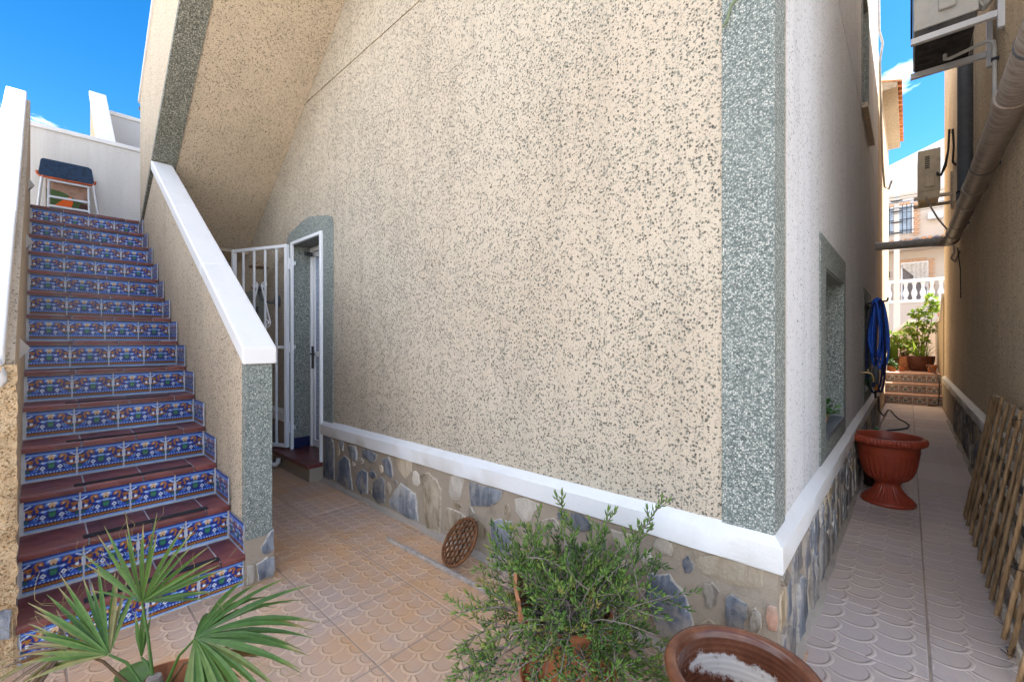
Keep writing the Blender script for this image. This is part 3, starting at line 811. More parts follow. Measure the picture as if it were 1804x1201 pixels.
def print_mesh(name, C, nx, nz, wd, ht, th=0.008, s0=0.0, s1=1.0, mat='majolica'):
    """tile facing +X, origin mid-bottom of its back"""
    i0, i1 = int(s0*(nx-1)), int(s1*(nx-1)); cols = list(range(i0, i1+1)); m = len(cols)
    vs_, cl = [], []
    for j in range(nz):
        for q_, i in enumerate(cols):
            vs_.append((th, (q_/(m-1) - 0.5)*wd, ht*j/(nz-1))); cl += [*C[j, i], 1.0]
    fs_ = [(j*m+i, j*m+i+1, (j+1)*m+i+1, (j+1)*m+i) for j in range(nz-1) for i in range(m-1)]
    rim = [i for i in range(m)] + [j*m+m-1 for j in range(1, nz)] + [(nz-1)*m+i for i in range(m-2, -1, -1)] + [j*m for j in range(nz-2, 0, -1)]
    o = len(vs_)
    for r in rim:
        vs_.append((0.0, vs_[r][1], vs_[r][2])); cl += [0.3, 0.3, 0.32, 1.0]
    k = len(rim)
    fs_ += [(rim[(i+1) % k], rim[i], o+i, o+(i+1) % k) for i in range(k)]
    me = bpy.data.meshes.new(name); me.from_pydata(vs_, [], fs_)
    at = me.attributes.new('print', 'FLOAT_COLOR', 'POINT'); at.data.foreach_set('color', cl)
    me.materials.append(M[mat]); return me
Cb, nx_, nz_ = tile_print('blue')
TW, THt = 0.209, 0.166
rt = print_mesh('riser_tile', Cb, nx_, nz_, TW, THt)
rs_ = print_mesh('skirting_tile', Cb, nx_, nz_, 0.062, THt, s0=0.3, s1=0.6)
def tread_mesh(wd):
    d = TD + 0.004; b = MB()
    p = [(0, -0.03), (0.0, -0.012), (-0.004, -0.004), (-0.012, 0), (-d + .0, 0), (-d, -0.03)]
    b.prism(p, 'y', -wd/2, wd/2)
    me = b.mesh('tread_tile', (0, 0, 0)); me.materials.append(M['tread_red']); return me
wds = [0.243, 0.25, 0.25, 0.122]
tms = {q_: tread_mesh(q_ - 0.006) for q_ in set(wds)}
gs = MB().box(-0.082, -0.032, -0.27, 0.27, 0.0004, 0.0036).mesh('grip_strip', (0, 0, 0)); gs.materials.append(M['grip_tape'])
for k in range(1, 15):
    xr = xnose(k) - 0.03; zb = ztread(k-1) if k > 1 else 0.0
    if k == 1:
        zb = -0.001
    for i in range(4):
        y = YL + 0.012 + (TW + 0.0035) * (i + 0.5)
        hh = inst(rt, 'riser_tile', stair, (xr, y, zb + 0.002), U(-.004, .004))
        if k == 1: hh.scale = (1, 1, (ztread(1) - 0.036) / THt)
    y = YL
    for q_ in wds:
        inst(tms[q_], 'tread_tile', stair, (xnose(k) + U(-.001, .002), y + q_/2, ztread(k) + U(-.001, .001)))
        y += q_ + 0.0015
    if k < 14:
        inst(gs, 'grip_strip', stair, (xnose(k), 0.36 + U(-.03, .06), ztread(k)), U(-.006, .006))
        inst(rt, 'skirting_tile', stair, (xnose(k) - TD + 0.135 + 0.045, YR - 0.0005, ztread(k) + 0.001), R(-90))
        inst(rs_, 'skirting_tile', stair, (xnose(k) - TD + 0.04, YR - 0.0005, ztread(k) + 0.001), R(-90))
MB().box(-7.615, xnose(14) - TD - 0.006, YL, YR, 2.78, 2.820).build('landing_floor', M['tread_red'], stair)

# parapet of the lower stair, with white coping and stone-dashed end
def Lz(x): return 2.79 + 0.705 * (x + 6.51)             # underside of the upper flight
def Tz(x): return 4.22 + 0.74 * (x + 6.65)
def cb(x): return 1.285 + 0.634 * (-x - 2.8)
par = thing('stair_parapet', (-2.8, 0.86, 0), 'sloping beige stair parapet with white coping and speckled stone end', 'parapet')
MB().prism([(-2.8, 0), (-2.8, cb(-2.8)), (-5.77, cb(-5.77)), (-6.64, Lz(-6.64) - 0.014), (-6.64, 0)], 'y', 0.80, 0.925).build('parapet_wall', M['stucco_fine'], par)
for xa, xb in ((-2.775, -3.72), (-3.7225, -4.75), (-4.7525, -5.79)):
    MB().prism([(xa, cb(xa) - 0.004), (xa, cb(xa) + 0.092), (xb, cb(xb) + 0.092 + U(-.002, .002)), (xb, cb(xb) - 0.004)], 'y', 0.772 + U(-.002, .002), 0.953).build('coping', M['white_cap'], par, bevel=0.009, seg=3)
MB().prism([(-2.86, 0.793), (-2.792, 0.793), (-2.792, 0.932), (-2.80, 0.932), (-2.80, 0.80), (-2.86, 0.80)], 'z', 0.25, cb(-2.8) - 0.006).build('stone_dash_end', M['granite'], par)
MB().box(-2.82, -2.786, 0.79, 0.94, -0.01, 0.26).build('end_base', M['mortar'], par)
put = lambda a, z, o: (-2.786 + o, a, z)
stone([(.855, .01), (.937, .005), (.94, .12), (.90, .135), (.845, .11)], put, 0.016, 'slate_blue', par)
stone([(.885, .15), (.94, .16), (.938, .285), (.90, .25), (.87, .2)], put, 0.014, 'slate_blue', par)
stone([(.795, .01), (.835, .01), (.83, .11), (.797, .12)], put, 0.012, 'slate_tan', par)

# left parapet of the stair
def cbl(x): return 1.30 + 0.634 * (-x - 2.8)
lpar = thing('stair_parapet', (-2.8, -0.17, 0), 'left stair parapet with tall white coping and rough unpainted plaster end', 'parapet')
MB().prism([(-2.83, 0), (-2.83, cbl(-2.83)), (-7.12, cbl(-7.12)), (-7.12, 0)], 'y', -0.25, -0.075).build('parapet_wall', M['stucco_fine'], lpar)
for xa, xb in ((-2.80, -4.1), (-4.1025, -5.6), (-5.6025, -7.14)):
    MB().prism([(xa, cbl(xa) - 0.004), (xa, cbl(xa) + 0.085), (xb, cbl(xb) + 0.085), (xb, cbl(xb) - 0.004)], 'y', -0.252, -0.100 + U(-.002, .002)).build('coping', M['white_cap'], lpar, bevel=0.009, seg=3)
# rough plaster end, lumpy
pe = MB(); vs_ = []; fs_ = []
npz, npy = 60, 16
for j in range(npz):
    z = cbl(-2.8) * j/(npz-1)
    for i in range(npy):
        y = -0.27 + (0.203)*i/(npy-1)
        e = 0.008 * n3(y*40, z*40, 1) + 0.012*n3(y*12, z*12, 5)
        ed = min(1, 1.3 * (1 - abs(2*i/(npy-1) - 1)) + 0.35)
        vs_.append((-2.80 + 0.035*ed + e - (0.02 if z < 0.28 and i > 10 else 0), y + 0.010*n3(z*22, 3, i*.2) * (1 if i > 10 else 0), z))
fs_ = [(j*npy+i, j*npy+i+1, (j+1)*npy+i+1, (j+1)*npy+i) for j in range(npz-1) for i in range(npy-1)]
pe.add(vs_, fs_)
pe.box(-2.829, -2.79, -0.265, -0.078, 0, cbl(-2.8))
pe.build('rough_plaster_end', M['stucco_rough'], lpar, smooth=70)
stone([(-.15, .16), (-.085, .15), (-.08, .27), (-.13, .3)], lambda a, z, o: (-2.785 + o, a, z), 0.012, 'slate_blue', lpar)
def drip(cx, cy, cz, rx, ry, rz_):
    b = MB(); n = 18
    for j in range(10):
        for i in range(n):
            th_ = math.pi*(j+0.3)/9.6; ph = 2*math.pi*i/n
            k_ = 1 + 0.35*n3(cx + math.cos(ph)*2.2, math.sin(ph)*2.2 + cz, math.cos(th_)*2.2)
            b.v.append((cx + rx*k_*math.sin(th_)*math.cos(ph), cy + ry*k_*math.sin(th_)*math.sin(ph), cz + rz_*k_*math.cos(th_)))
    b.f += [(j*n+i, j*n+(i+1) % n, (j+1)*n+(i+1) % n, (j+1)*n+i) for j in range(9) for i in range(n)]
    return b
drip(-2.772, -0.165, 1.25, 0.010, 0.07, 0.085).build('paint_drips', M['white_paint'], lpar, smooth=180)

# landing wall and what rises behind it
lw = thing('landing_wall', (-7.7, 0.5, 2.5), 'whitish rendered wall with white coping at the top landing', 'wall')
MB().box(-7.78, -7.62, -0.25, 1.94, 0.0, 3.93).build('wall', M['render_white'], lw)
MB().box(-7.80, -7.60, -0.25, 1.94, 3.931, 3.985).build('coping', M['white_cap'], lw, bevel=0.008)
nb = thing('terrace_wall', (-9.5, 0.65, 0), 'white pointed terrace wall rising behind the landing wall', 'wall')
MB().prism([(-9.5, 0), (-9.5, 5.27), (-8.05, 4.0), (-8.05, 0)], 'y', 0.53, 0.70).build('wall', M['stucco_bright'], nb)
MB().prism([(-9.52, 5.27), (-9.52, 5.35), (-8.02, 4.045), (-8.02, 3.965)], 'y', 0.515, 0.715).build('coping', M['white_cap'], nb, bevel=0.008)
nb2 = thing('roof_terrace_wall', (-9.8, 1.4, 0), 'white terrace parapet behind the landing, right of the pointed wall', 'wall')
MB().box(-9.9, -9.7, 0.72, 1.9, 0, 5.13).build('wall', M['far_white'], nb2)
MB().box(-9.92, -9.68, 0.72, 1.9, 5.131, 5.19).build('coping', M['white_cap'], nb2)
ch = MB().box(-9.86, -9.74, 1.22, 1.36, 5.19, 5.34)
ch.bar((-9.8, 1.15, 5.42), (-9.8, 1.36, 5.37), .12, .015).bar((-9.8, 1.2, 5.34), (-9.8, 1.15, 5.42), .02, .02)
ch.build('roof_vent', M['duct_grey'], nb2)

# ------------------------------------------------------------------ upper flight that climbs back over the passage
up = thing('upper_staircase', (-6.6, 1.3, 2.7), 'overhanging upper stair flight with tan sloping underside and grey stone edge', 'staircase')
X1 = -2.1
MB().prism([(-6.72, Lz(-6.72)), (X1, Lz(X1)), (X1, Lz(X1) + 0.2), (-6.72, Lz(-6.72) + 0.2)], 'y', 0.987, 1.948).build('soffit', M['stucco_fine'], up)
MB().prism([(-6.65, Lz(-6.65)), (X1, Lz(X1)), (X1, Tz(X1)), (-6.65, Tz(-6.65))], 'y', 0.792, 0.986).build('parapet_wall', M['stucco_fine'], up)
MB().prism([(-6.68, Tz(-6.68) + .001), (X1, Tz(X1) + .001), (X1, Tz(X1) + 0.045), (-6.68, Tz(-6.68) + 0.045)], 'y', 0.775, 1.0).build('coping', M['white_cap'], up)
et = MB().prism([(-6.66, Lz(-6.66) - 0.012), (X1, Lz(X1) - 0.012), (X1, Lz(X1) - .001), (-6.66, Lz(-6.66) - .001)], 'y', 0.783, 0.99)
et.prism([(-6.66, Lz(-6.66) - 0.001), (X1, Lz(X1) - 0.001), (X1, Lz(X1) + .055), (-6.66, Lz(-6.66) + .055)], 'y', 0.783, 0.791)
et.build('stone_edge', M['granite_edge'], up)
MB().box(-7.62, -6.73, 0.93, 1.947, 2.60, 2.8).build('landing_slab', M['stucco_fine'], up)
pb = MB().box(-8.2, -8.0, 0.8, 1.94, 0, 2.9).build('passage_end_wall', M['stucco_fine'])
tag(pb, 'dim beige wall closing the passage behind the open gate', 'wall')
# ------------------------------------------------------------------ neighbouring building on the right of the alley
NW = 0.545
nbr = thing('neighbour_building', (NW, 4, 0), 'tan stuccoed neighbour building along the right side of the alley', 'building')
MB().box(NW, 4.5, 2.75, 12.7, 0, 7.2).build('wall', M['stucco_neighbour'], nbr)
MB().box(NW - 0.05, 4.6, 2.65, 12.8, 7.2, 7.35).build('roof', M['white_paint'], nbr)
band('plinth_band', [(NW, y, -1, 0, 0.045) for y in [2.76 + 0.12*i for i in range(83)]], parent=nbr, seed=7)
npl = MB().box(NW - 0.022, NW + 0.001, 2.76, 12.68, -0.05, 0.553).build('plinth', M['mortar'], nbr)
slab_stones(npl, 2.8, 9.6, 0.54, lambda a, z, o: (NW - 0.022 - o, a, z), ['slate_alley', 'slate_brown', 'slate_brown', 'slate_alley'])
fl = MB(); fillet(fl, [(NW - 0.021, 2.78 + 0.08*i) for i in range(102)], -1, 0, 0.04, 0.03, 8)
fl.build('mortar_fillet', M['mortar'], nbr, smooth=60)

# drain pipe along the neighbour's wall, elbow and crossing
def ring_pts(c, r, ax, n=20): pass
dp = thing('drain_pipe', (0.45, 6, 2.75), 'fat stained grey drain pipe running along the tan wall and crossing the alley', 'pipe')
PZ = 2.83; PX = 0.452; PR = 0.078
MB().tube([(PX, y, PZ + 0.02*(y-5)/4) for y in (2.8, 3.4, 4.3, 5.2, 6.1, 7.0, 7.9, 8.72)], PR, 22).build('pipe_run', M['pipe_stained'], dp, smooth=60)
for y in (3.85, 5.9, 6.55, 8.3):
    MB().tube([(PX, y - 0.055, PZ + 0.02*(y-5)/4), (PX, y + 0.055, PZ + 0.02*(y-5)/4)], PR + 0.009, 22).build('pipe_collar', M['pipe_stained'], dp, smooth=50)
zc = PZ + 0.02
el = [(PX, 8.72 + 0.0, zc), (PX, 8.80, zc + .005), (PX - 0.02, 8.90, zc + .01), (PX - 0.07, 8.97, zc + .015), (PX - 0.14, 8.99, zc + .02)]
MB().tube(el, [PR + .006]*3 + [PR, PR - .01], 20).build('elbow', M['pipe_stained'], dp, smooth=60)
MB().tube([(PX - 0.12, 8.99, zc + .02), (0.0, 8.99, zc + .03), (HW - 0.05, 8.99, zc + .05)], 0.062, 18).build('crossing_pipe', M['pvc_grey'], dp, smooth=60)
MB().tube([(PX - 0.20, 8.99, zc + .022), (PX - 0.14, 8.99, zc + .022)], 0.071, 18).build('pipe_collar', M['pvc_grey'], dp, smooth=50)
for y in (3.2, 5.2, 7.6):
    MB().tube([(PX, y - .012, PZ + 0.02*(y-5)/4), (PX, y + .012, PZ + 0.02*(y-5)/4)], PR + 0.003, 22).box(PX + PR - .01, NW + 0.005, y - .012, y + .012, PZ - .012, PZ + .012).build('wall_strap', M['duct_grey'], dp, smooth=50)
dd = thing('downpipe', (0.466, 7.0, 2.95), 'dark grey vertical downpipe on the tan wall below the upper air conditioner', 'pipe')
MB().tube([(0.466, 7.0, PZ + 0.06), (0.466, 7.0, 5.2), (0.466, 7.0, 7.19)], 0.064, 18).build('pipe', M['duct_grey'], dd, smooth=60)
MB().tube([(0.466, 7.0, PZ + 0.10), (0.466, 7.0, PZ + 0.22)], 0.073, 18).build('socket', M['duct_grey'], dd, smooth=50)
MB().tube([(0.466, 7.0, PZ + 0.235), (0.466, 7.0, PZ + 0.25)], 0.075, 18).build('clip', M['cable_black'], dd, smooth=50)

# air conditioners on wall brackets
def bracket(parent, y, x0, z, up, mat, drop=0.12):
    b = MB()
    b.box(x0, NW - 0.038, y - .022, y + .022, z - .028, z + .022)
    b.box(NW - 0.037, NW + 0.003, y - .024, y + .024, z - drop, z + up)
    return b.build('bracket', mat, parent, bevel=0.003)
ac = thing('air_conditioner', (0.3, 5.4, 3.9), 'grey white air conditioner on brackets high above the alley, seen from below', 'air conditioner')
bx_ = (0.03, 0.41, 5.03, 5.79)
MB().box(bx_[0], bx_[1], bx_[2], bx_[3], 4.03, 4.66).build('casing', M['ac_body'], ac, bevel=0.008)
MB().box(bx_[0] + .012, bx_[1] - .012, bx_[2] + .012, bx_[3] - .012, 3.985, 4.03).build('base_pan', M['ac_under'], ac)
ul = MB()
for i in range(6): ul.box(bx_[0] + .03, bx_[1] - .03, bx_[2] + .06 + .12*i, bx_[2] + .10 + .12*i, 3.975, 3.985)
ul.build('pan_ribs', M['ac_under'], ac)
rb = MB()
for i in range(4): rb.box(0.045 + .028*i, 0.06 + .028*i, bx_[2] - .006, bx_[2] - .0005, 4.06, 4.64)
rb.build('side_ribs', M['ac_body'], ac, bevel=0.002)
MB().box(0.18, 0.285, bx_[2] - .03, bx_[2] - .0005, 4.12, 4.50).build('valve_cover', M['ac_body'], ac, bevel=0.01)
MB().box(0.315, 0.385, bx_[2] - .003, bx_[2] - .0005, 4.16, 4.40).build('rating_plate', M['white_metal'], ac)
MB().tube([(0.29, 5.01, 4.30), (0.31, 4.99, 4.42), (0.36, 4.985, 4.52), (0.47, 5.0, 4.60), (0.53, 5.1, 4.75)], 0.016, 8).build('refrigerant_pipe', M['pvc_white'], ac, smooth=60)
fan = MB()
fan.tube([(bx_[0] - .012, 5.30 + .21*math.cos(a), 4.34 + .21*math.sin(a)) for a in [2*math.pi*i/28 for i in range(29)]], 0.008, 6)
for i in range(9): fan.tube([(bx_[0] - .012, 5.30 + .22*math.cos(a), 4.34 + .22*math.sin(a)) for a in (math.pi*i/9, math.pi*i/9 + math.pi)], 0.004, 5)
fan.build('fan_grille', M['iron_black'], ac, smooth=60)
bracket(ac, 5.033, 0.012, 3.945, 0.36, M['white_metal']); bracket(ac, 5.685, 0.012, 3.945, 0.36, M['white_metal'])
dr = thing('condensate_pipe', (0.5, 5.3, 2.9), 'thin pale grey condensate pipe below the upper air conditioner', 'pipe')
MB().tube([(0.24, 5.5, 3.975), (0.24, 5.5, 3.93), (0.27, 5.47, 3.91), (0.40, 5.38, 3.90), (0.485, 5.32, 3.89), (0.515, 5.30, 3.86), (0.52, 5.30, 3.80), (0.52, 5.30, 3.4), (0.52, 5.30, 2.9)], 0.0145, 9).build('pipe', M['pvc_white'], dr, smooth=60)
MB().box(0.50, NW + .003, 5.285, 5.315, 3.70, 3.725).build('clip', M['iron_black'], dr)
bl = thing('insulated_pipes', (0.5, 5.2, 4.2), 'white wrapped pipe bundle curving behind the upper air conditioner', 'pipe')
MB().tube([(0.40, 5.3, 4.2), (0.45, 5.22, 4.13), (0.50, 5.2, 4.2), (0.51, 5.2, 4.5), (0.51, 5.2, 5.2), (0.51, 5.2, 6.2)], 0.03, 10).build('pipe', M['pvc_white'], bl, smooth=60)
MB().tube([(0.40, 5.12, 4.18), (0.44, 5.10, 4.08), (0.49, 5.12, 4.12), (0.52, 5.14, 4.3), (0.53, 5.15, 4.8)], 0.011, 8).build('cable', M['pvc_white'], bl, smooth=60)
a2 = thing('air_conditioner', (0.25, 9.95, 3.7), 'small cream air conditioner on brackets further down the alley', 'air conditioner')
MB().box(0.11, 0.37, 9.6, 10.3, 3.80, 4.46).build('casing', M['ac_cream'], a2, bevel=0.01)
MB().box(0.12, 0.36, 9.61, 10.29, 3.73, 3.80).build('base_pan', M['ac_cream'], a2)
MB().box(0.19, 0.30, 9.575, 9.5995, 3.86, 4.10).build('valve_cover', M['ac_cream'], a2, bevel=0.008)
vv = MB()
for i in range(6): vv.box(0.19, 0.245, 9.592, 9.5995, 4.16 + .035*i, 4.175 + .035*i)
vv.build('vent_slot', M['ac_under'], a2)
MB().box(0.25, 0.30, 9.592, 9.5995, 4.12, 4.38).build('side_panel', M['ac_cream'], a2)
bracket(a2, 9.6, 0.06, 3.70, 0.5, M['ac_cream']); bracket(a2, 10.2, 0.06, 3.70, 0.5, M['ac_cream'])
cb2 = thing('cable_coil', (0.47, 9.5, 3.9), 'black looped cable bundle beside the small cream air conditioner', 'cable')
for k in range(3):
    MB().tube([(0.33, 9.57, 4.02 + .02*k), (0.37, 9.5, 3.98), (0.42, 9.46, 4.1 + .03*k), (0.45, 9.47, 4.35), (0.46, 9.48, 4.6 + .03*k), (0.50, 9.5, 4.62 + .02*k), (0.51, 9.5, 4.4), (0.50, 9.5, 4.15), (NW - .005, 9.52, 4.1)], 0.014, 7).build('cable', M['cable_black'], cb2, smooth=60)
wc = thing('wall_cable', (0.5, 9.3, 2.7), 'tan cable drooping from the small air conditioner to the pipe elbow', 'cable')
MB().tube([(0.2, 9.6, 3.72), (0.24, 9.5, 3.55), (0.33, 9.4, 3.3), (0.43, 9.35, 3.1), (0.49, 9.3, 2.95), (0.50, 9.2, 2.72), (0.46, 9.1, 2.62), (0.50, 9.0, 2.55), (NW - 0.004, 8.9, 2.7)], 0.012, 7).build('cable', M['batten'], wc, smooth=60)
MB().tube([(0.51, 8.8, 2.72), (0.535, 8.75, 2.4), (0.535, 8.7, 2.0)], 0.006, 6).build('loose_end', M['cable_black'], wc, smooth=60)

# ------------------------------------------------------------------ next house beyond, with tiled eave
nx2 = thing('eaved_house', (-0.42, 12, 0), 'bright plastered house past the alley end with terracotta tiled eave', 'house')
MB().box(-5, -0.405, 9.91, 15.6, 0, 6.62).build('wall', M['stucco_bright'], nx2)
MB().prism([(-5, 6.62), (-0.17, 6.62), (-0.17, 6.72), (-5, 8.3)], 'y', 11.9, 15.7).build('roof_slab', M['stucco_fine'], nx2)
for i in range(15):
    y = 12.0 + 0.245*i
    b = MB()
    vs_, fs_ = [], []
    for xx, zz_ in ((-0.10, 6.70), (-3.0, 7.66)):
        for q_ in range(9):
            a = math.pi*q_/8; vs_.append((xx, y + 0.105*math.cos(a), zz_ + 0.085*math.sin(a)))
        for q_ in range(9):
            a = math.pi*(8-q_)/8; vs_.append((xx, y + 0.09*math.cos(a), zz_ + 0.07*math.sin(a)))
    n = 18
    fs_ = [(i_, (i_+1) % n, (i_+1) % n + n, i_ + n) for i_ in range(n)] + [tuple(range(n)), tuple(range(2*n-1, n-1, -1))]
    b.add(vs_, fs_).build('roof_tile', M['roof_tile'], nx2, smooth=60)
wp = thing('white_conduit', (-0.37, 10.5, 3.5), 'thin white conduit running down the bright wall past the eave', 'pipe')
MB().tube([(-0.375, 9.6, 7.4), (-0.372, 9.7, 6.7), (-0.33, 9.75, 6.5), (-0.37, 9.8, 6.2), (-0.375, 10.4, 5.6), (-0.38, 11.2, 4.9), (-0.36, 11.5, 4.5), (-0.30, 11.55, 4.45), (-0.25, 11.5, 4.6)], 0.017, 7).build('pipe', M['pvc_white'], wp, smooth=60)

# low garden wall after the neighbour building
gw = thing('garden_wall', (0.58, 13, 0), 'low cream garden wall with white coping beside the far steps', 'wall')
MB().prism([(12.71, 0), (16.5, 0), (16.5, 1.85), (13.6, 1.85), (12.71, 2.3)], 'x', 0.53, 0.68).build('wall', M['stucco_bright'], gw)
MB().prism([(12.71, 2.301), (13.6, 1.851), (16.5, 1.851), (16.5, 1.93), (13.62, 1.93), (12.71, 2.39)], 'x', 0.50, 0.70).build('coping', M['white_cap'], gw)

# ------------------------------------------------------------------ three garden steps and the terrace
gs_ = thing('garden_steps', (0.05, 13, 0), 'three short steps with ochre patterned tile risers at the alley end', 'steps')
Co, nx_, nz_ = tile_print('ochre')
ro = print_mesh('riser_tile', Co, nx_, nz_, 0.228, 0.185)
tr_ = MB().prism([(0, -.03), (0, -.006), (.006, 0), (.33, 0), (.33, -.03)], 'y', -0.155, 0.155)
tmo = MB().box(-0.156, 0.156, -0.01, 0.33, -0.03, 0.0).mesh('tread_tile', (0, 0, 0)); tmo.materials.append(M['step_tile'])
SR = 0.22
cp = [(12.98, -0.05)]
for k in range(3): cp += [(12.98 + .3*k, SR*(k+1) - .03), (12.98 + .3*(k+1), SR*(k+1) - .03)]
cp += [(13.88, -0.05)]
MB().prism(cp, 'x', -0.40, 0.525).build('step_core', M['grout_white'], gs_)
for k in range(3):
    for i in range(4):
        o = inst(ro, 'riser_tile', gs_, (-0.40 + 0.231*(i + .5), 12.98 + .3*k, SR*k + 0.002), R(-90))
    for i in range(3):
        inst(tmo, 'tread_tile', gs_, (-0.40 + 0.3085*(i + .5), 12.965 + .3*k, SR*(k+1)))
TZ = 3*SR
ter = struct(MB().box(-2.5, 0.53, 13.9, 17.0, -0.05, TZ - 0.004).build('terrace_floor', M['step_tile']))
tw = thing('terrace_wall', (0, 17, 0), 'low cream wall at the back of the plant terrace', 'wall')
MB().prism([(-2.5, 0), (1.2, 0), (1.2, 1.75), (0.0, 1.95), (-0.45, 1.45), (-2.5, 1.45)], 'y', 17.01, 17.2).build('wall', M['far_plaster'], tw)
MB().prism([(-2.5, 1.451), (-0.46, 1.451), (0.0, 1.951), (1.2, 1.751), (1.2, 1.82), (0.0, 2.03), (-0.5, 1.53), (-2.5, 1.53)], 'y', 16.98, 17.22).build('coping', M['white_cap'], tw)

# ------------------------------------------------------------------ far house across the street
FY = 24.0
fh = thing('far_house', (0, FY, 0), 'pale two storey house across the street with barred window and balcony', 'house')
MB().prism([(-7, 0), (7, 0), (7, 6.9), (-7, 6.9)], 'y', FY, FY + 6).build('lower_wall', M['far_plaster'], fh)
MB().prism([(-7, 6.901), (7, 6.901), (7, 10.2), (1.6, 9.6), (-1.6, 8.35), (-7, 6.95)], 'y', FY + 0.02, FY + 6).build('gable_wall', M['far_white'], fh)
MB().box(-7, 7, FY - 0.04, FY - 0.001, 7.25, 7.45).build('string_course', M['far_plaster'], fh)
def fwin(x0, x1, z0, z1, mat, bars, name='window', trim=True):
    w_ = MB()
    t_ = 0.12
    if trim:
        nb_ = int((z1 - z0 + 2*t_) / 0.085)
        for i in range(nb_):
            zz_ = z0 - t_ + i*0.085
            MB().box(x1, x1 + t_*(1.6 if i % 2 else 1.1), FY - 0.05, FY - 0.001, zz_, zz_ + 0.075).build('brick', M['brick_trim'], fh)
            MB().box(x0 - t_*(1.6 if i % 2 else 1.1), x0, FY - 0.05, FY - 0.001, zz_, zz_ + 0.075).build('brick', M['brick_trim'], fh)
        nb_ = int((x1 - x0) / 0.085)
        for i in range(nb_): MB().box(x0 + .085*i, x0 + .085*i + .075, FY - .05, FY - .001, z1, z1 + 0.14).build('brick', M['brick_trim'], fh)
    w_.box(x0, x1, FY - 0.03, FY - 0.001, z0, z1)
    o = w_.build(name, mat, fh)
    xm = (x0 + x1)/2
    fr = MB().box(x0, x0 + .05, FY - .05, FY - .031, z0, z1).box(x1 - .05, x1, FY - .05, FY - .031, z0, z1).box(xm - .03, xm + .03, FY - .05, FY - .031, z0, z1).box(x0 + .05, xm - .03, FY - .05, FY - .031, z1 - .05, z1).box(xm + .03, x1 - .05, FY - .05, FY - .031, z1 - .05, z1)
    fr.build('frame', M['white_metal'], o)
    for i in range(bars):
        x = x0 + (x1 - x0)*(i + .5)/bars
        MB().tube([(x, FY - .10, z0 - .03), (x, FY - .10, z1 + .03)], .014, 6).build('bar', M['iron_black'], o)
    for zz_ in (z0 + .12, (z0+z1)/2, z1 - .12) if bars else ():
        MB().box(x0 - .02, x1 + .02, FY - .115, FY - .085, zz_ - .012, zz_ + .012).build('bar', M['iron_black'], o)
    return o
fwin(-1.05, 0.14, 5.8, 6.95, M['far_glass'], 9)
fwin(-1.6, -0.78, 2.9, 4.5, M['far_glass'], 5)
dw = fwin(-0.24, 0.58, 2.6, 4.6, M['far_shutter'], 0, 'balcony_door')
for i in range(7): MB().box(-.2 + .055*i, -.165 + .055*i, FY - .045, FY - .032, 2.6, 4.2 - .02*i).build('board', M['far_shutter'], dw)
cu = MB(); vs_ = []; fs_ = []
for i in range(25):
    s = i/24; x = -0.22 + 0.78*s; d = 0.03*math.sin(s*38)
    vs_ += [(x, FY - .10 + d, 4.55), (x, FY - .12 + d, 4.40 - 0.95*s**1.2)]
fs_ = [(2*i, 2*i+1, 2*i+3, 2*i+2) for i in range(24)]
cu.add(vs_, fs_).build('curtain', M['curtain'], dw, recalc=False)
# tiled canopy between the storeys
MB().prism([(FY, 5.45), (FY, 5.05), (FY - .75, 5.05), (FY - .75, 5.13)], 'x', -4.5, 3.5).build('canopy', M['far_plaster'], fh)
for i in range(26):
    x = -2.6 + 0.19*i
    MB().tube([(x, FY - .82, 5.17), (x, FY - .02, 5.52)], 0.075, 8).build('roof_tile', M['roof_tile' if i % 3 else 'far_shutter'], fh, smooth=60)
MB().box(0.55, 1.0, FY - .3, FY - .001, 6.2, 6.5).build('wall_lamp_box', M['far_white'], fh, bevel=.05)
MB().tube([(-0.62, FY - .02, 4.25), (-0.62, FY - .12, 4.28), (-0.62, FY - .12, 4.05)], .035, 8).build('lantern', M['iron_black'], fh, smooth=50)

bal = thing('balustrade', (0, 22, 2.8), 'white balustrade of turned balusters on the wall across the street', 'balustrade')
MB().box(-4, 4, 21.9, 22.1, 0, 2.83).build('retaining_wall', M['far_pink'], bal)
MB().box(-4, 4, 21.86, 22.14, 2.831, 2.93).build('bottom_rail', M['white_paint'], bal)
MB().box(-4, 4, 21.86, 22.14, 3.58, 3.70).build('top_rail', M['white_paint'], bal)
pb_ = MB().lathe([(.05, 0), (.07, .02), (.07, .05), (.045, .08), (.085, .2), (.09, .27), (.06, .38), (.038, .46), (.05, .52), (.045, .56), (.07, .6), (.07, .65)], (0, 0, 0), 14).mesh('baluster', (0, 0, 0)); pb_.materials.append(M['white_paint'])
for i in range(20): inst(pb_, 'baluster', bal, (-2.2 + 0.235*i, 22, 2.93))
pole = thing('power_pole', (-0.30, 19, 0), 'square pale concrete power pole standing before the far house', 'pole')
MB().prism([(-0.38, 0), (-0.20, 0), (-0.235, 6.3), (-0.355, 6.3)], 'y', 18.93, 19.07).build('shaft', M['far_white'], pole)
for i in range(4): MB().box(-0.44, -0.15, 18.9, 18.925, 4.9 + .35*i, 4.94 + .35*i).build('insulator_bracket', M['iron_black'], pole)
for i in range(4):
    z = 5.55 + 0.18*i
    c_ = MB().tube([(-5 + t_, 18.88 + .01*i, z + 0.12*((t_ - 5)/5)**2) for t_ in range(0, 11)], 0.009, 5).build('power_cable', M['cable_black'])
    tag(c_, ['lowest', 'second lowest', 'second highest', 'highest'][i] + ' of the four thin cables strung past the power pole', 'cable', 'cables past the power pole')
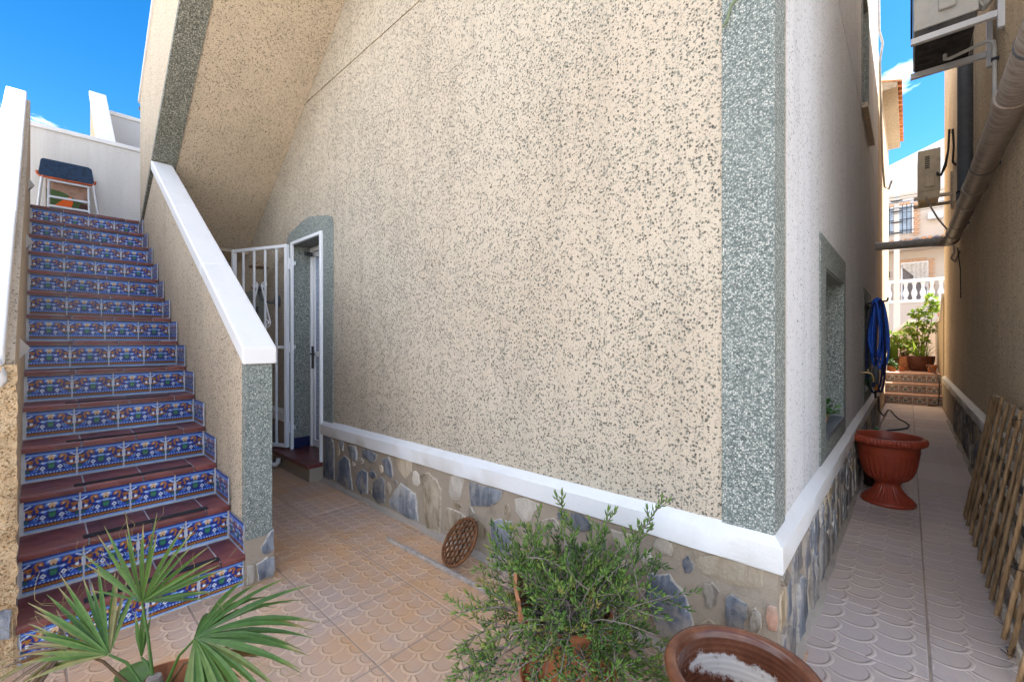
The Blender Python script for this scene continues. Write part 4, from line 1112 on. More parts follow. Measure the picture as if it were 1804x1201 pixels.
# ------------------------------------------------------------------ open security gate at the door
gate = thing('security_gate', (-5.19, 1.92, 0.17), 'open white metal security gate with scrollwork swung against the passage', 'gate')
fr = MB()
fr.box(-5.186, -5.152, 1.918, 1.948, 0.171, 2.486).box(-4.43, -4.396, 1.918, 1.948, 0.171, 2.486).box(-5.186, -4.396, 1.918, 1.948, 2.4865, 2.52)
fr.build('fixed_frame', M['white_metal'], gate, bevel=0.003)
HG = Vector((-5.205, 1.905, 0)); FE = Vector((-6.03, 1.575, 0))
gd = (FE - HG).normalized(); GL = (FE - HG).length
def gp(s, z, o=0.0): return (HG.x + gd.x*s - gd.y*o, HG.y + gd.y*s + gd.x*o, z)
def gbar(name, s0, z0, s1, z1, w=0.028, d=0.028):
    upv = (0, 0, 1) if abs(z1 - z0) < 1e-6 else (-gd.y, gd.x, 0)
    return MB().bar(gp(s0, z0), gp(s1, z1), w if upv[2] else w, d, upv).build(name, M['white_metal'], gate, bevel=0.002)
gbar('stile', 0.02, 0.19, 0.02, 2.50, 0.034, 0.045); gbar('stile', GL - 0.02, 0.19, GL - 0.02, 2.50, 0.034, 0.045)
gbar('rail', 0.043, 2.482, GL - 0.043, 2.482, 0.034, 0.036); gbar('rail', 0.043, 0.208, GL - 0.043, 0.208, 0.034, 0.036); gbar('rail', 0.043, 1.33, GL - 0.043, 1.33, 0.03, 0.03)
for i in range(1, 5):
    s = GL * i / 5 
    gbar('bar', s, 0.227, s, 1.314, 0.02, 0.02); gbar('bar', s, 1.346, s, 2.463, 0.02, 0.02)
def scroll(s, z, r, sgn, zs):
    pts = []
    for i in range(26):
        a = i/25*2.6*math.pi; rr = r*(1 - 0.72*i/25)
        pts.append(gp(s + sgn*rr*math.cos(a) , z + zs*rr*math.sin(a), 0.0))
    return pts
for lo in (1.55, 0.45):
    for sg in (1, -1):
        s0 = GL*0.5
        MB().tube(scroll(s0 + sg*0.075, lo + 0.50, 0.045, -sg, 1), 0.0075, 6).build('scroll', M['white_metal'], gate, smooth=60)
        MB().tube(scroll(s0 + sg*0.115, lo + 0.06, 0.055, sg, -1), 0.0075, 6).build('scroll', M['white_metal'], gate, smooth=60)
        MB().bar(gp(s0 + sg*0.17, lo + 0.06), gp(s0 + sg*0.03, lo + 0.50), 0.012, 0.012, (-gd.y, gd.x, 0)).build('brace', M['white_metal'], gate)
for z in (0.42, 1.33, 2.28):
    MB().tube([(-5.195, 1.912, z - .06), (-5.195, 1.912, z + .06)], 0.011, 10).build('hinge', M['white_metal'], gate, smooth=50)
    MB().box(-5.187, -5.12, 1.949, 1.955, z - .02, z + .02).build('fixing_lug', M['white_metal'], gate)
MB().box(-5.1875, -5.18, 1.953, 2.135, 0.172, 0.29).build('skirting_tile', M['hose_dark'], house)

# bits lying beside the door sill
for k in range(4):
    b = MB().bar((-5.22 - .03*k, 1.70 - .045*k, 0.013), (-6.2 + .03*k, 1.78 - .05*k, 0.013), .035, .025)
    tag(b.build('batten', M['wood_old']), ['batten nearest the house wall', 'second batten from the house wall', 'third batten from the house wall', 'batten furthest from the house wall'][k] + ', lying beneath the open gate', 'batten', 'battens below the gate')
el_ = MB().tube([(-5.42, 1.70, 0.045), (-5.2, 1.69, 0.045), (-5.13, 1.70, 0.05), (-5.09, 1.735, 0.055), (-5.085, 1.755, 0.07), (-5.085, 1.76, 0.12)], 0.026, 10)
tag(el_.build('pipe_offcut', M['pvc_white'], smooth=60), 'bent white pipe offcut lying by the red door sill', 'pipe')
# wall lamp behind the gate
wl = thing('wall_lantern', (-5.9, 1.93, 1.9), 'dark bracket lantern on the beige wall behind the gate', 'lamp')
MB().tube([(-5.62, 1.945, 1.88), (-5.62, 1.92, 1.88)], 0.075, 18).build('wall_plate', M['duct_grey'], wl, smooth=50)
MB().tube([(-5.62, 1.93, 1.88), (-5.66, 1.86, 1.86), (-5.74, 1.80, 1.90), (-5.78, 1.78, 2.0)], 0.014, 8).build('arm', M['duct_grey'], wl, smooth=60)
MB().lathe([(.02, 0), (.075, .02), (.08, .05), (.05, .07)], (-5.78, 1.78, 2.0), 18).build('cup', M['duct_grey'], wl, smooth=40)
lg = MB()
for a in range(4):
    c_, s_ = math.cos(a*math.pi/2 + .4), math.sin(a*math.pi/2 + .4)
    lg.bar((-5.78 + .055*c_, 1.78 + .055*s_, 2.07), (-5.78 + .085*c_, 1.78 + .085*s_, 2.28), .006, .006, (c_, s_, 0.1))
lg.lathe([(.10, 0), (.11, .01), (.03, .06), (.008, .09)], (-5.78, 1.78, 2.28), 18)
lg.build('cage', M['wood_old'], wl, smooth=40)

# ------------------------------------------------------------------ stair lights on the left parapet
SL = ['highest of three small pyramid lights on the left stair parapet', 'middle small pyramid light on the left stair parapet', 'lowest of three small pyramid lights on the left stair parapet']
for k, (x, z) in enumerate(((-5.98, 2.84), (-5.05, 2.17), (-3.55, 1.36))):
    b = MB(); s = 0.055
    b.add([(x - s, -0.0755, z - s), (x + s, -0.0755, z - s), (x + s, -0.0755, z + s), (x - s, -0.0755, z + s), (x, -0.0755 + 0.04, z)], [(0, 1, 2, 3), (0, 1, 4), (1, 2, 4), (2, 3, 4), (3, 0, 4)])
    tag(b.build('stair_light', M['lamp_metal']), SL[k], 'light', 'stair lights')

# ------------------------------------------------------------------ folded stool and board on the landing
st_ = thing('step_stool', (-7.45, 0.22, 2.82), 'folded silver step stool with navy top leaning on the landing wall', 'stool')
LN = Vector((-0.10, 0, 0.66))                       # lean of the folded frame
def sp3(y, t, o=0.0): return (-7.40 + LN.x*t + o, y, 2.822 + LN.z*t)
for y0, y1 in ((-0.03, 0.02), (0.50, 0.43)):
    MB().tube([sp3(y0, 0, .03), sp3(y1, 0.93, .03)], 0.014, 8).build('leg', M['lamp_metal'], st_, smooth=60)
for y0, y1 in ((0.06, 0.07), (0.41, 0.40)):
    MB().tube([sp3(y0, 0), sp3(y1, 0.86)], 0.014, 8).build('leg', M['lamp_metal'], st_, smooth=60)
for t_ in (0.25, 0.42, 0.72): MB().bar(sp3(0.05, t_), sp3(0.415, t_), 0.03, 0.022).build('rung', M['lamp_metal'], st_)
tp = MB()
pz = [(-0.02, 0.80), (0.0, 1.06), (0.02, 1.09), (0.40, 1.09), (0.43, 1.06), (0.45, 0.80), (0.43, 0.77), (0.0, 0.77)]
vs_ = [sp3(y, t_, .045) for y, t_ in pz] + [sp3(y, t_, .02) for y, t_ in pz]
n = len(pz)
tp.add(vs_, [tuple(range(n)), tuple(range(2*n-1, n-1, -1))] + [(i, (i+1) % n, (i+1) % n + n, i + n) for i in range(n)])
tp.build('seat', M['navy_top'], st_, bevel=.005)
MB().tube([sp3(y, t_, .032) for y, t_ in ((-0.03, .84), (-0.025, .79), (0.0, .755), (.43, .755), (.455, .79), (.46, .84))], 0.013, 8).build('rim', M['orange_edge'], st_, smooth=60)
pbd = thing('printed_board', (-7.52, 0.22, 2.82), 'green and tan board with an orange shape behind the stool rungs', 'board')
def bp(y, t_, o=0.0): return (-7.475 - 0.06*t_ + o, y, 2.822 + 0.5*t_)
def bquad(name, ys, mat, o, th=.006):
    n = len(ys); vs_ = [bp(y, t_, o) for y, t_ in ys] + [bp(y, t_, o - th) for y, t_ in ys]
    MB().add(vs_, [tuple(range(n)), tuple(range(2*n-1, n-1, -1))] + [(i, (i+1) % n, (i+1) % n + n, i + n) for i in range(n)]).build(name, M[mat], pbd)
bquad('panel', [(0.04, 0), (0.42, 0), (0.42, 1.0), (0.04, 1.0)], 'canvas_tan', 0)
bquad('print_patch', [(0.045, .3), (0.40, .3), (0.41, .48), (0.18, .74), (0.045, .78)], 'canvas_green', .002, .0015)
bquad('print_patch', [(0.10, .36), (0.16, .5), (0.20, .58), (0.25, .66), (0.27, .52), (0.25, .36)], 'canvas_orange', .004, .0015)
bquad('print_patch', [(0.31, .34), (0.41, .34), (0.41, .5), (0.33, .52)], 'pot_dark', .004, .0015)

# ------------------------------------------------------------------ cast iron grate leaning on the plinth
gr = thing('drain_grate', (-2.08, 1.72, 0), 'round rusty iron drain grate with honeycomb holes leaning on the plinth', 'grate')
RG = 0.148
gc = Vector((-2.085, 1.785, 0.139)); gu = Vector((0.97, -0.24, 0)).normalized(); 
gv = Vector((0.05, 0.22, 0.28)).normalized(); gu = (gu - gv*gu.dot(gv)).normalized(); gn_ = gu.cross(gv)
def gq(a, b, o=0): return gc + gu*a + gv*b + gn_*o
MB().tube([gq(RG*math.cos(a), RG*math.sin(a)) for a in [2*math.pi*i/48 for i in range(49)]], 0.009, 8, caps=False).build('rim', M['rust_iron'], gr, smooth=60)
hx = MB(); hs_ = 0.0235
done = set()
for i in range(-6, 7):
    for j in range(-7, 8):
        cx_ = hs_*1.5*i; cy_ = hs_*math.sqrt(3)*(j + (0.5 if i % 2 else 0))
        for k in range(6):
            p = (cx_ + hs_*math.cos(k*math.pi/3), cy_ + hs_*math.sin(k*math.pi/3)); q_ = (cx_ + hs_*math.cos((k+1)*math.pi/3), cy_ + hs_*math.sin((k+1)*math.pi/3))
            key = tuple(sorted([(round(p[0], 4), round(p[1], 4)), (round(q_[0], 4), round(q_[1], 4))]))
            if key in done: continue
            done.add(key)
            r0, r1 = math.hypot(*p), math.hypot(*q_)
            if r0 > RG and r1 > RG: continue
            if r0 > RG: p = (p[0]*RG/r0, p[1]*RG/r0)
            if r1 > RG: q_ = (q_[0]*RG/r1, q_[1]*RG/r1)
            if math.hypot(p[0]-q_[0], p[1]-q_[1]) < 0.003: continue
            hx.bar(gq(*p), gq(*q_), 0.0075, 0.013, gn_)
hx.build('lattice', M['rust_iron'], gr, smooth=40)

# loose sticks on the tiles
for k, (p, q_, r) in enumerate((((-2.70, 1.645, .010), (-1.70, 1.672, .010), .009), ((-2.52, 1.668, .009), (-1.60, 1.685, .009), .006))):
    b = MB().bar((p[0], p[1], p[2] + .003), (q_[0], q_[1], q_[2] + .003), r*1.7, r*2.6)
    tag(b.build('wooden_stick', M['batten'], bevel=.002), ['longer pale wooden stick lying on the tiles by the grate', 'shorter thin wooden stick lying behind the longer one'][k], 'stick', 'sticks on the tiles')

# ------------------------------------------------------------------ urn planter and pot behind it
URN = (-0.135, 4.985, 0.0)
urn = thing('urn_planter', URN, 'large empty red plastic urn planter with fluted bowl standing in the alley', 'planter')
up_ = [(.183, 0.002), (.187, .010), (.186, .026), (.176, .036), (.168, .040), (.16, .050), (.13, .075), (.105, .105), (.088, .135), (.080, .165), (.080, .172)]
def fl1(j, a): return 0.032*math.cos(30*a) if 5 <= j <= 9 else 0
MB().lathe(up_, URN, 144, fl1).build('foot', M['plastic_red'], urn, smooth=45)
bp_ = [(.080, .172), (.094, .176), (.094, .188), (.10, .194), (.135, .215), (.162, .25), (.180, .30), (.192, .36), (.202, .43), (.204, .438), (.209, .441), (.212, .50), (.214, .512)]
def fl2(j, a): return 0.026*math.cos(32*a) if 4 <= j <= 8 else 0
MB().lathe(bp_, URN, 176, fl2).build('bowl', M['plastic_red'], urn, smooth=45)
rp_ = [(.2145, .512), (.238, .514), (.252, .526), (.257, .546), (.254, .566), (.246, .578), (.236, .581), (.228, .578), (.222, .566), (.212, .50), (.20, .40), (.18, .30)]
def fl3(j, a): return 0.016*math.cos(70*a) if 2 <= j <= 4 else 0
MB().lathe(rp_, URN, 270, fl3).build('rim', M['plastic_red'], urn, smooth=50)
dk = thing('plant_pot', (-0.235, 5.50, 0), 'dark brown empty pot half hidden behind the red urn', 'pot')
MB().lathe([(.085, .002), (.10, .02), (.098, .03), (.09, .032), (.115, .36), (.128, .37), (.13, .42), (.122, .425), (.112, .40), (.09, .1)], (-0.235, 5.50, 0), 40).build('pot_body', M['pot_dark'], dk, smooth=45)

# ------------------------------------------------------------------ bamboo lattice panels leaning on the right wall
def trellis(label, ys, xb, xt, ztop, slz, ylim):
    t = thing('bamboo_trellis', (xb, ys[len(ys)//2], 0), label, 'trellis', 'bamboo trellis panels')
    for i, y in enumerate(ys):
        yb = y + U(-.02, .02); yt = y + U(-.02, .025); r0 = U(.0085, .0112)
        zt = ztop + U(-.03, .03); zb = U(0.0, 0.012) + r0
        pts, rs = [], []
        nseg = 15
        for k in range(nseg):
            s = k/(nseg-1)
            pts.append((xb + (xt - xb)*s + 0.004*n3(y*9, s*3, 1), yb + (yt - yb)*s + 0.006*n3(y*7, s*2.5, 4), zb + (zt - zb)*s))
            rs.append(r0*(1 - 0.12*s)*(1.16 if k % 5 == 3 else 1.0))
        MB().tube(pts, rs, 8).build('cane', M['bamboo'], t, smooth=60)
    for z in slz:
        s = z/ztop; x = xb + (xt - xb)*s + 0.0165
        MB().bar((x, ylim[0], z + U(-.01, .01)), (x + U(-.003, .003), ylim[1], z + U(-.012, .012)), 0.012, 0.045, (0.15, 0, 1)).build('slat', M['bamboo_slat'], t)
    for i in range(7):
        y = rnd.choice(ys); z = rnd.choice(slz); s = z/ztop; x = xb + (xt - xb)*s
        MB().tube([(x - .014, y - .014, z), (x - .016, y + .012, z + .012), (x + .026, y + .02, z + .002), (x + .024, y - .02, z - .006), (x - .016, y - .02, z - .004), (x - .03, y + .03, z - .012 - U(0, .02))], 0.0022, 5).build('wire_tie', M['cable_black'], t)
trellis('front bamboo lattice panel leaning on the right alley wall', [4.95, 4.86, 4.70, 4.47, 4.24, 4.0, 3.79, 3.60, 3.44, 3.26, 3.04, 2.86, 2.66], 0.325, 0.476, 1.0, [.045, .2, .36, .52, .68, .84, .955], (2.6, 4.98))
trellis('rear bamboo lattice panel squeezed between the front panel and the wall', [4.90, 4.12, 3.3], 0.392, 0.508, 0.985, [.13, .31, .5, .69, .87], (2.62, 4.93))

# ------------------------------------------------------------------ blue hose, tap and black feed hose
hz = thing('garden_hose', (-0.33, 7.15, 0.68), 'coiled bright blue garden hose hanging on the alley wall', 'hose')
HC = Vector((-0.285, 7.15))
for k in range(9):
    an = U(-0.5, 0.7) ; hw = U(0.055, 0.11); top = 1.90 + U(-.03, .05); bot = U(0.98, 1.22) if k < 7 else U(.70, .8)
    ofx, ofy = U(-.035, .03), U(-.07, .07)
    pts = []
    for i in range(33):
        a = 2*math.pi*i/32 + math.pi/2
        zz_ = (top + bot)/2 + (top - bot)/2*math.sin(a)
        wq = hw*math.cos(a)*(0.55 + 0.45*(1 - (zz_ - bot)/(top - bot))) 
        pts.append((HC.x + ofx + wq*math.cos(an), HC.y + ofy + wq*math.sin(an) - 0.02*math.sin(a*2), zz_))
    MB().tube(pts, 0.0125, 8).build('loop', M['hose_blue' if k < 7 else 'hose_dark'], hz, smooth=60)
MB().tube([(HW, 7.15, 1.88), (-0.30, 7.15, 1.89), (-0.20, 7.15, 1.90), (-0.19, 7.15, 1.94)], 0.012, 8).build('hook', M['iron_black'], hz, smooth=60)
MB().lathe([(.012, 0), (.03, .02), (.035, .12), (.03, .2), (.014, .24)], (-0.30, 6.95, 0.86), 14).build('spray_nozzle', M['duct_grey'], hz, smooth=50)
MB().lathe([(.016, 0), (.022, .01), (.022, .05), (.016, .06)], (-0.30, 6.95, 0.80), 12).build('connector', M['plastic_orange'], hz, smooth=50)
tp_ = thing('garden_tap', (-0.38, 6.15, 1.0), 'small wall tap with connector under the blue hose', 'tap')
MB().tube([(HW, 6.15, 1.05), (-0.33, 6.15, 1.05), (-0.30, 6.15, 1.04), (-0.285, 6.15, 1.0), (-0.285, 6.15, .95)], 0.013, 9).build('spout', M['brass'], tp_, smooth=60)
MB().bar((-0.33, 6.11, 1.085), (-0.33, 6.19, 1.085), .012, .012).bar((-0.33, 6.15, 1.05), (-0.33, 6.15, 1.085), .01, .01, (1, 0, 0)).build('handle', M['brass'], tp_)
MB().tube([(-0.285, 6.15, .95), (-0.285, 6.15, .90)], 0.018, 10).build('connector', M['hose_dark'], tp_, smooth=60)
fh_ = MB().tube([(-0.30, 6.95, 0.80), (-0.305, 7.0, 0.70), (-0.30, 7.6, 0.66), (-0.33, 8.6, .34), (-0.33, 10.2, .06), (-0.31, 11.6, .012), (-0.26, 11.5, .012), (-0.19, 10.8, .012), (-0.13, 10.35, .012), (-0.05, 10.05, .012), (0.005, 9.7, .012), (-0.02, 9.35, .012), (-0.12, 9.1, .012), (-0.25, 8.9, .012), (-0.33, 8.6, .012)], 0.0115, 8)
tag(fh_.build('feed_hose', M['hose_black'], smooth=60), 'thin black hose snaking over the alley floor below the blue coil', 'hose')
sh_ = MB().tube([(0.30, 12.93, .012), (0.40, 12.94, .012), (0.46, 12.94, .03), (0.475, 12.94, .2), (0.48, 12.93, .46), (0.47, 13.2, .66), (0.42, 13.62, .68), (0.36, 13.75, .80), (0.33, 13.9, .86), (0.30, 14.1, .70)], 0.011, 7)
tag(sh_.build('feed_hose', M['hose_black'], smooth=60), 'black hose climbing the right end of the garden steps', 'hose')
gk = MB().lathe([(.02, 0), (.035, .015), (.035, .03), (.012, .04)], (-0.345, 8.05, 0.13), 12)
gk.tube([(-0.345, 8.05, 0.13), (-0.345, 8.05, -0.01)], .012, 8)
tag(gk.build('sprinkler_cap', M['plastic_green'], smooth=50), 'small green capped pipe stub at the foot of the alley wall', 'cap')

# ------------------------------------------------------------------ foliage helpers
def tone_attr(o, tones):
    at = o.data.attributes.new('tone', 'FLOAT', 'POINT'); at.data.foreach_set('value', tones)
def blade(vs_, fs_, ts, p, d, nrm, L, w, tone, droop=0.0, seg=5, fold=0.25, wprof=None, curl=0.0):
    """folded strap leaf: centre rib and two edges"""
    d = d.normalized(); side = d.cross(nrm).normalized(); up_v = side.cross(d).normalized()
    o = len(vs_)
    pos = Vector(p); dr_ = d.copy()
    for k in range(seg + 1):
        s = k/seg
        ww = w*(wprof(s) if wprof else (1 - s)**0.6)
        vs_ += [pos - side*ww + up_v*(ww*fold), pos.copy(), pos + side*ww + up_v*(ww*fold)]
        ts += [tone]*3
        dr_ = (dr_ + Vector((0, 0, -1))*(droop/seg) + side*(curl/seg)).normalized()
        pos = pos + dr_*(L/seg)
    for k in range(seg):
        a = o + 3*k
        fs_ += [(a, a+1, a+4, a+3), (a+1, a+2, a+5, a+4)]
def fan_frond(parent, base, hub, axis, nrm, L, n, spread, mat, tone=(0.2, 0.7), droop=0.5, stem_r=0.0042, hairs=10, w=0.0085):
    base, hub, axis, nrm = Vector(base), Vector(hub), Vector(axis).normalized(), Vector(nrm).normalized()
    nrm = (nrm - axis*nrm.dot(axis)).normalized(); side = axis.cross(nrm)
    vs_, fs_, ts = [], [], []
    for i in range(n):
        f = (i + .5)/n*2 - 1; a = f*R(spread)
        d = axis*math.cos(a) + side*math.sin(a) + nrm*(0.10*math.cos(i*2.3) - 0.25*abs(f))
        ll = L*(1 - 0.30*f*f)*U(.86, 1.06)
        tn = min(1, max(0, U(*tone)))
        o0 = len(vs_)
        blade(vs_, fs_, ts, hub + d*0.004, d, nrm + side*U(-.3, .3), ll, w*U(.8, 1.1), tn, droop*U(.5, 1.3)*(0.6 + 0.6*abs(f)), 7, 0.45,
              lambda s: (0.25 + 1.5*s if s < 0.45 else 0.93*max(0.02, (1 - s)/0.55)**0.8))
        for q_ in range(len(vs_) - 6, len(vs_)): ts[q_] = min(1.0, tn + U(0.2, 0.9))
    b = MB(); b.add(vs_, fs_)
    m_ = base.lerp(hub, .5) + Vector((0, 0, 0.03))
    nb_ = len(b.v); b.tube([base, base.lerp(m_, .6), m_, m_.lerp(hub, .6), hub], [stem_r*1.3, stem_r*1.1, stem_r, stem_r*.9, stem_r*.8], 7)
    ts += [0.45]*(len(b.v) - nb_)
    for i in range(hairs):                        # loose fibres between the segments
        f = U(-1, 1); a = f*R(spread); d = (axis*math.cos(a) + side*math.sin(a)).normalized()
        p0 = hub + d*L*U(.55, .8); nb_ = len(b.v)
        c_ = [p0]
        for q_ in range(5): d = (d + Vector((U(-.7, .7), U(-.7, .7), U(-.6, .5)))).normalized(); c_.append(c_[-1] + d*L*.09)
        b.tube(c_, 0.0007, 3); ts += [1.0]*(len(b.v) - nb_)
    o = b.build('frond', M[mat], parent, smooth=40, recalc=False)
    tone_attr(o, ts)
    return o

# ------------------------------------------------------------------ fan palm in the foreground
PC = Vector((-1.775, 0.245, 0))
palm = thing('fan_palm', (PC.x, PC.y, 0.20), 'young fan palm with green fronds and dead brown leaves in the corner', 'palm')
root = PC + Vector((0, 0, 0.29))
fan_frond(palm, root, (-1.894, 0.23, 0.525), (0.18, 0.12, 1.0), (0.75, -0.65, 0.12), 0.29, 22, 85, 'leaf_palm', (0.1, .65), .25, hairs=14)
fan_frond(palm, root + Vector((-.02, -.02, 0)), (-1.908, 0.15, 0.385), (-0.72, -0.40, 0.62), (0.5, -0.5, 0.75), 0.33, 20, 48, 'leaf_palm', (0.25, .95), .25, hairs=14)
fan_frond(palm, root + Vector((.03, .02, 0)), (-1.618, 0.321, 0.485), (0.55, 0.80, 0.18), (0.35, -0.45, 0.85), 0.36, 32, 95, 'leaf_palm', (0.2, .8), .95, hairs=8, w=.0125)
fan_frond(palm, root + Vector((-.04, -.03, -.02)), (-2.02, 0.06, 0.40), (-0.75, -0.5, -0.12), (0.4, -0.4, 0.8), 0.30, 30, 70, 'leaf_dead', (0.0, 1.0), .5, hairs=16)
fan_frond(palm, root + Vector((0, .03, -.02)), (-1.72, 0.36, 0.36), (0.55, 0.85, -0.05), (0.2, -0.3, 0.9), 0.2, 7, 40, 'leaf_dead', (0.3, 1.0), .6, hairs=4)
fan_frond(palm, root, (-1.86, 0.225, 0.36), (-.05, -0.0, 1.0), (0.8, -0.5, 0.1), 0.16, 3, 12, 'leaf_palm', (0.2, .5), .1, hairs=2)
MB().lathe([(.03, 0), (.036, .03), (.03, .09), (.02, .13)], (PC.x, PC.y, .2), 10).build('stump', M['stem_grey'], palm, smooth=60)
pp = thing('plant_pot', (PC.x, PC.y, 0), 'terracotta pot holding the fan palm in the foreground corner', 'pot')
MB().lathe([(.10, 0.002), (.105, .01), (.145, .22), (.158, .225), (.162, .27), (.15, .274), (.142, .25), (.135, .19)], (PC.x, PC.y, 0), 48).build('pot_body', M['terracotta'], pp, smooth=45)
MB().lathe([(.02, .205), (.10, .20), (.139, .197)], (PC.x, PC.y, 0), 32).build('soil', M['soil'], pp)
bw = thing('leafy_plant', (PC.x - .02, PC.y - .06, 0.2), 'broad green leaves growing beside the fan palm stem', 'plant')
for k, (dx, dy, el2, L) in enumerate(((-.5, -.75, .35, .13), (.1, -.9, .5, .14), (-.2, -.6, .9, .12), (.6, .5, .7, .13), (.9, -.1, .6, .11), (-.8, .1, .6, .12))):
    vs_, fs_, ts = [], [], []
    d = Vector((dx, dy, el2)); p0 = Vector((PC.x - .02, PC.y - .05, .2)) 
    st0 = p0 + d.normalized()*0.10
    blade(vs_, fs_, ts, st0, d, Vector((-d.y*0.2, 0, 1)), L, 0.05, U(.2, .9), .9, 8, .18, lambda s: math.sin(math.pi*min(1, s*.93 + .05))**0.7, U(-.3, .3))
    b = MB(); b.add(vs_, fs_); nb_ = len(b.v); b.tube([p0, p0.lerp(st0, .5), st0], .003, 5); ts += [.5]*(len(b.v) - nb_)
    tone_attr(b.build('leaf', M['leaf_broad'], bw, smooth=60, recalc=False), ts)

# ------------------------------------------------------------------ trailing succulent shrub in its clay pot
SC = Vector((-1.035, 1.47, 0))
sp_ = thing('plant_pot', (SC.x, SC.y, 0), 'terracotta pot on a saucer under the trailing green shrub', 'pot')
MB().lathe([(.12, 0.03), (.125, .034), (.165, .24), (.178, .245), (.182, .30), (.17, .304), (.16, .28), (.15, .22)], (SC.x, SC.y, 0), 56).build('pot_body', M['terracotta'], sp_, smooth=45)
MB().lathe([(.15, 0.002), (.18, .006), (.20, .035), (.194, .037), (.175, .016), (.12, .014)], (SC.x, SC.y, 0), 56).build('saucer', M['terracotta'], sp_, smooth=45)
MB().lathe([(.02, .245), (.10, .24), (.155, .235)], (SC.x, SC.y, 0), 32).build('soil', M['soil'], sp_)
sd = MB(); vs_ = []
for i in range(9):
    a = R(172 + 9*i); 
    for rr, z in ((.168, .26), (.19, .47 - .02*abs(i - 3) + .012*math.sin(i*4)), (.176, .47 - .02*abs(i - 3) + .012*math.sin(i*4)), (.156, .26)):
        vs_.append((SC.x - 0.02 + rr*math.cos(a), SC.y - 0.03 + rr*math.sin(a), z))
sd.add(vs_, [(4*i+k, 4*i+(k+1) % 4, 4*i+4+(k+1) % 4, 4*i+4+k) for i in range(8) for k in range(4)] + [(0, 1, 2, 3), (35, 34, 33, 32)])
tag(sd.build('pot_shard', M['terracotta_pale'], smooth=40), 'curved broken clay shard sticking up inside the trailing shrub', 'shard')
shrub = thing('trailing_shrub', (SC.x, SC.y, .24), 'sprawling green succulent shrub with grey twigs spilling over its clay pot', 'shrub')
stems = MB(); lv, lf_, lt = [], [], []
r2 = random.Random(5)
def spindle(p, d, L, r, tone):
    d = d.normalized(); a = d.orthogonal().normalized(); b_ = d.cross(a)
    o = len(lv); bend = Vector((0, 0, 1))*L*0.12
    m = p + d*L*0.45
    lv.extend([p] + [m + (a*math.cos(t_) + b_*math.sin(t_))*r for t_ in (0.3, 2.4, 4.5)] + [p + d*L + bend])
    lt.extend([tone*.8, tone, tone, tone, min(1, tone + .12)])
    for k in range(3):
        q_ = (k+1) % 3
        lf_.append((o, o+1+k, o+1+q_)); lf_.append((o+1+k, o+4, o+1+q_))
def tuft(path, n_pairs, tone, L):
    m = len(path) - 1
    for i in range(n_pairs):
        f = (i + .5)/n_pairs*m; k = min(m-1, int(f)); p = path[k].lerp(path[k+1], f - k)
        t_ = (path[k+1] - path[k]).normalized(); a = t_.orthogonal().normalized(); a.rotate(Matrix.Rotation(i*1.5708 + r2.uniform(-.4, .4), 3, t_))
        for sg in (1, -1):
            d = t_*r2.uniform(.7, 1.2) + a*sg*r2.uniform(.5, .9) + Vector((0, 0, .25))
            spindle(p, d, L*r2.uniform(.7, 1.15), 0.0041*r2.uniform(.8, 1.2), max(0, min(1, tone + r2.uniform(-.18, .18))))
    for k in range(4):
        spindle(path[-1], (path[-1] - path[-2]).normalized() + Vector((r2.uniform(-.35, .35), r2.uniform(-.35, .35), r2.uniform(-.1, .4))), L*r2.uniform(.7, 1), 0.0041, min(1, tone + .15))
def grow(p, d, L, nst, droop, wig):
    path = [p.copy()]
    for k in range(nst):
        d = (d + Vector((r2.uniform(-wig, wig), r2.uniform(-wig, wig), r2.uniform(-wig, wig) - droop))).normalized()
        q_ = path[-1] + d*(L/nst)
        if q_.z < 0.02: q_.z = 0.02 + r2.uniform(0, .01); d.z = abs(d.z)*.3
        if q_.y > 1.885: q_.y = 1.885 - r2.uniform(0, .02); d.y = -abs(d.y)*.3
        path.append(q_)
    return path, d
camr = Vector((0.737, 0.676, 0)); camf = Vector((-0.676, 0.737, 0))
for i in range(108):
    az = r2.uniform(0, 2*math.pi); elv = r2.uniform(-.15, 1.15)**1.0
    d = Vector((math.cos(az)*math.cos(elv), math.sin(az)*math.cos(elv), math.sin(elv)))
    lean = d.dot(-camr)                               # longer trails on the left
    L = r2.uniform(.20, .36) + max(0, lean)*r2.uniform(0.02, .16)
    if elv > .8: L *= 1.12
    p0 = Vector((SC.x + r2.uniform(-.1, .1), SC.y + r2.uniform(-.1, .1), .26))
    droop = r2.uniform(.02, .13) if elv < .7 else r2.uniform(-.02, .05)
    path, dd_ = grow(p0, d, L, 8, droop, .18)
    stems.tube(path, [0.0045*(1 - .6*k/8) for k in range(9)], 5)
    tone = r2.uniform(.1, .75)
    if r2.random() < .1: tone = r2.uniform(.85, 1.0)
    tuft(path[5:], 9, tone, .034)
    for q_ in range(r2.randint(3, 6)):
        k = r2.randint(3, 7)
        d2 = (dd_*0.5 + Vector((r2.uniform(-1, 1), r2.uniform(-1, 1), r2.uniform(-.4, 1.0)))).normalized()
        p2, _ = grow(path[k], d2, r2.uniform(.07, .17), 4, r2.uniform(-.1, .08), .2)
        stems.tube(p2, [.0025, .0022, .002, .0017, .0013], 4)
        tuft(p2[1:], r2.randint(4, 7), max(0, min(1, tone + r2.uniform(-.2, .2))), .033)
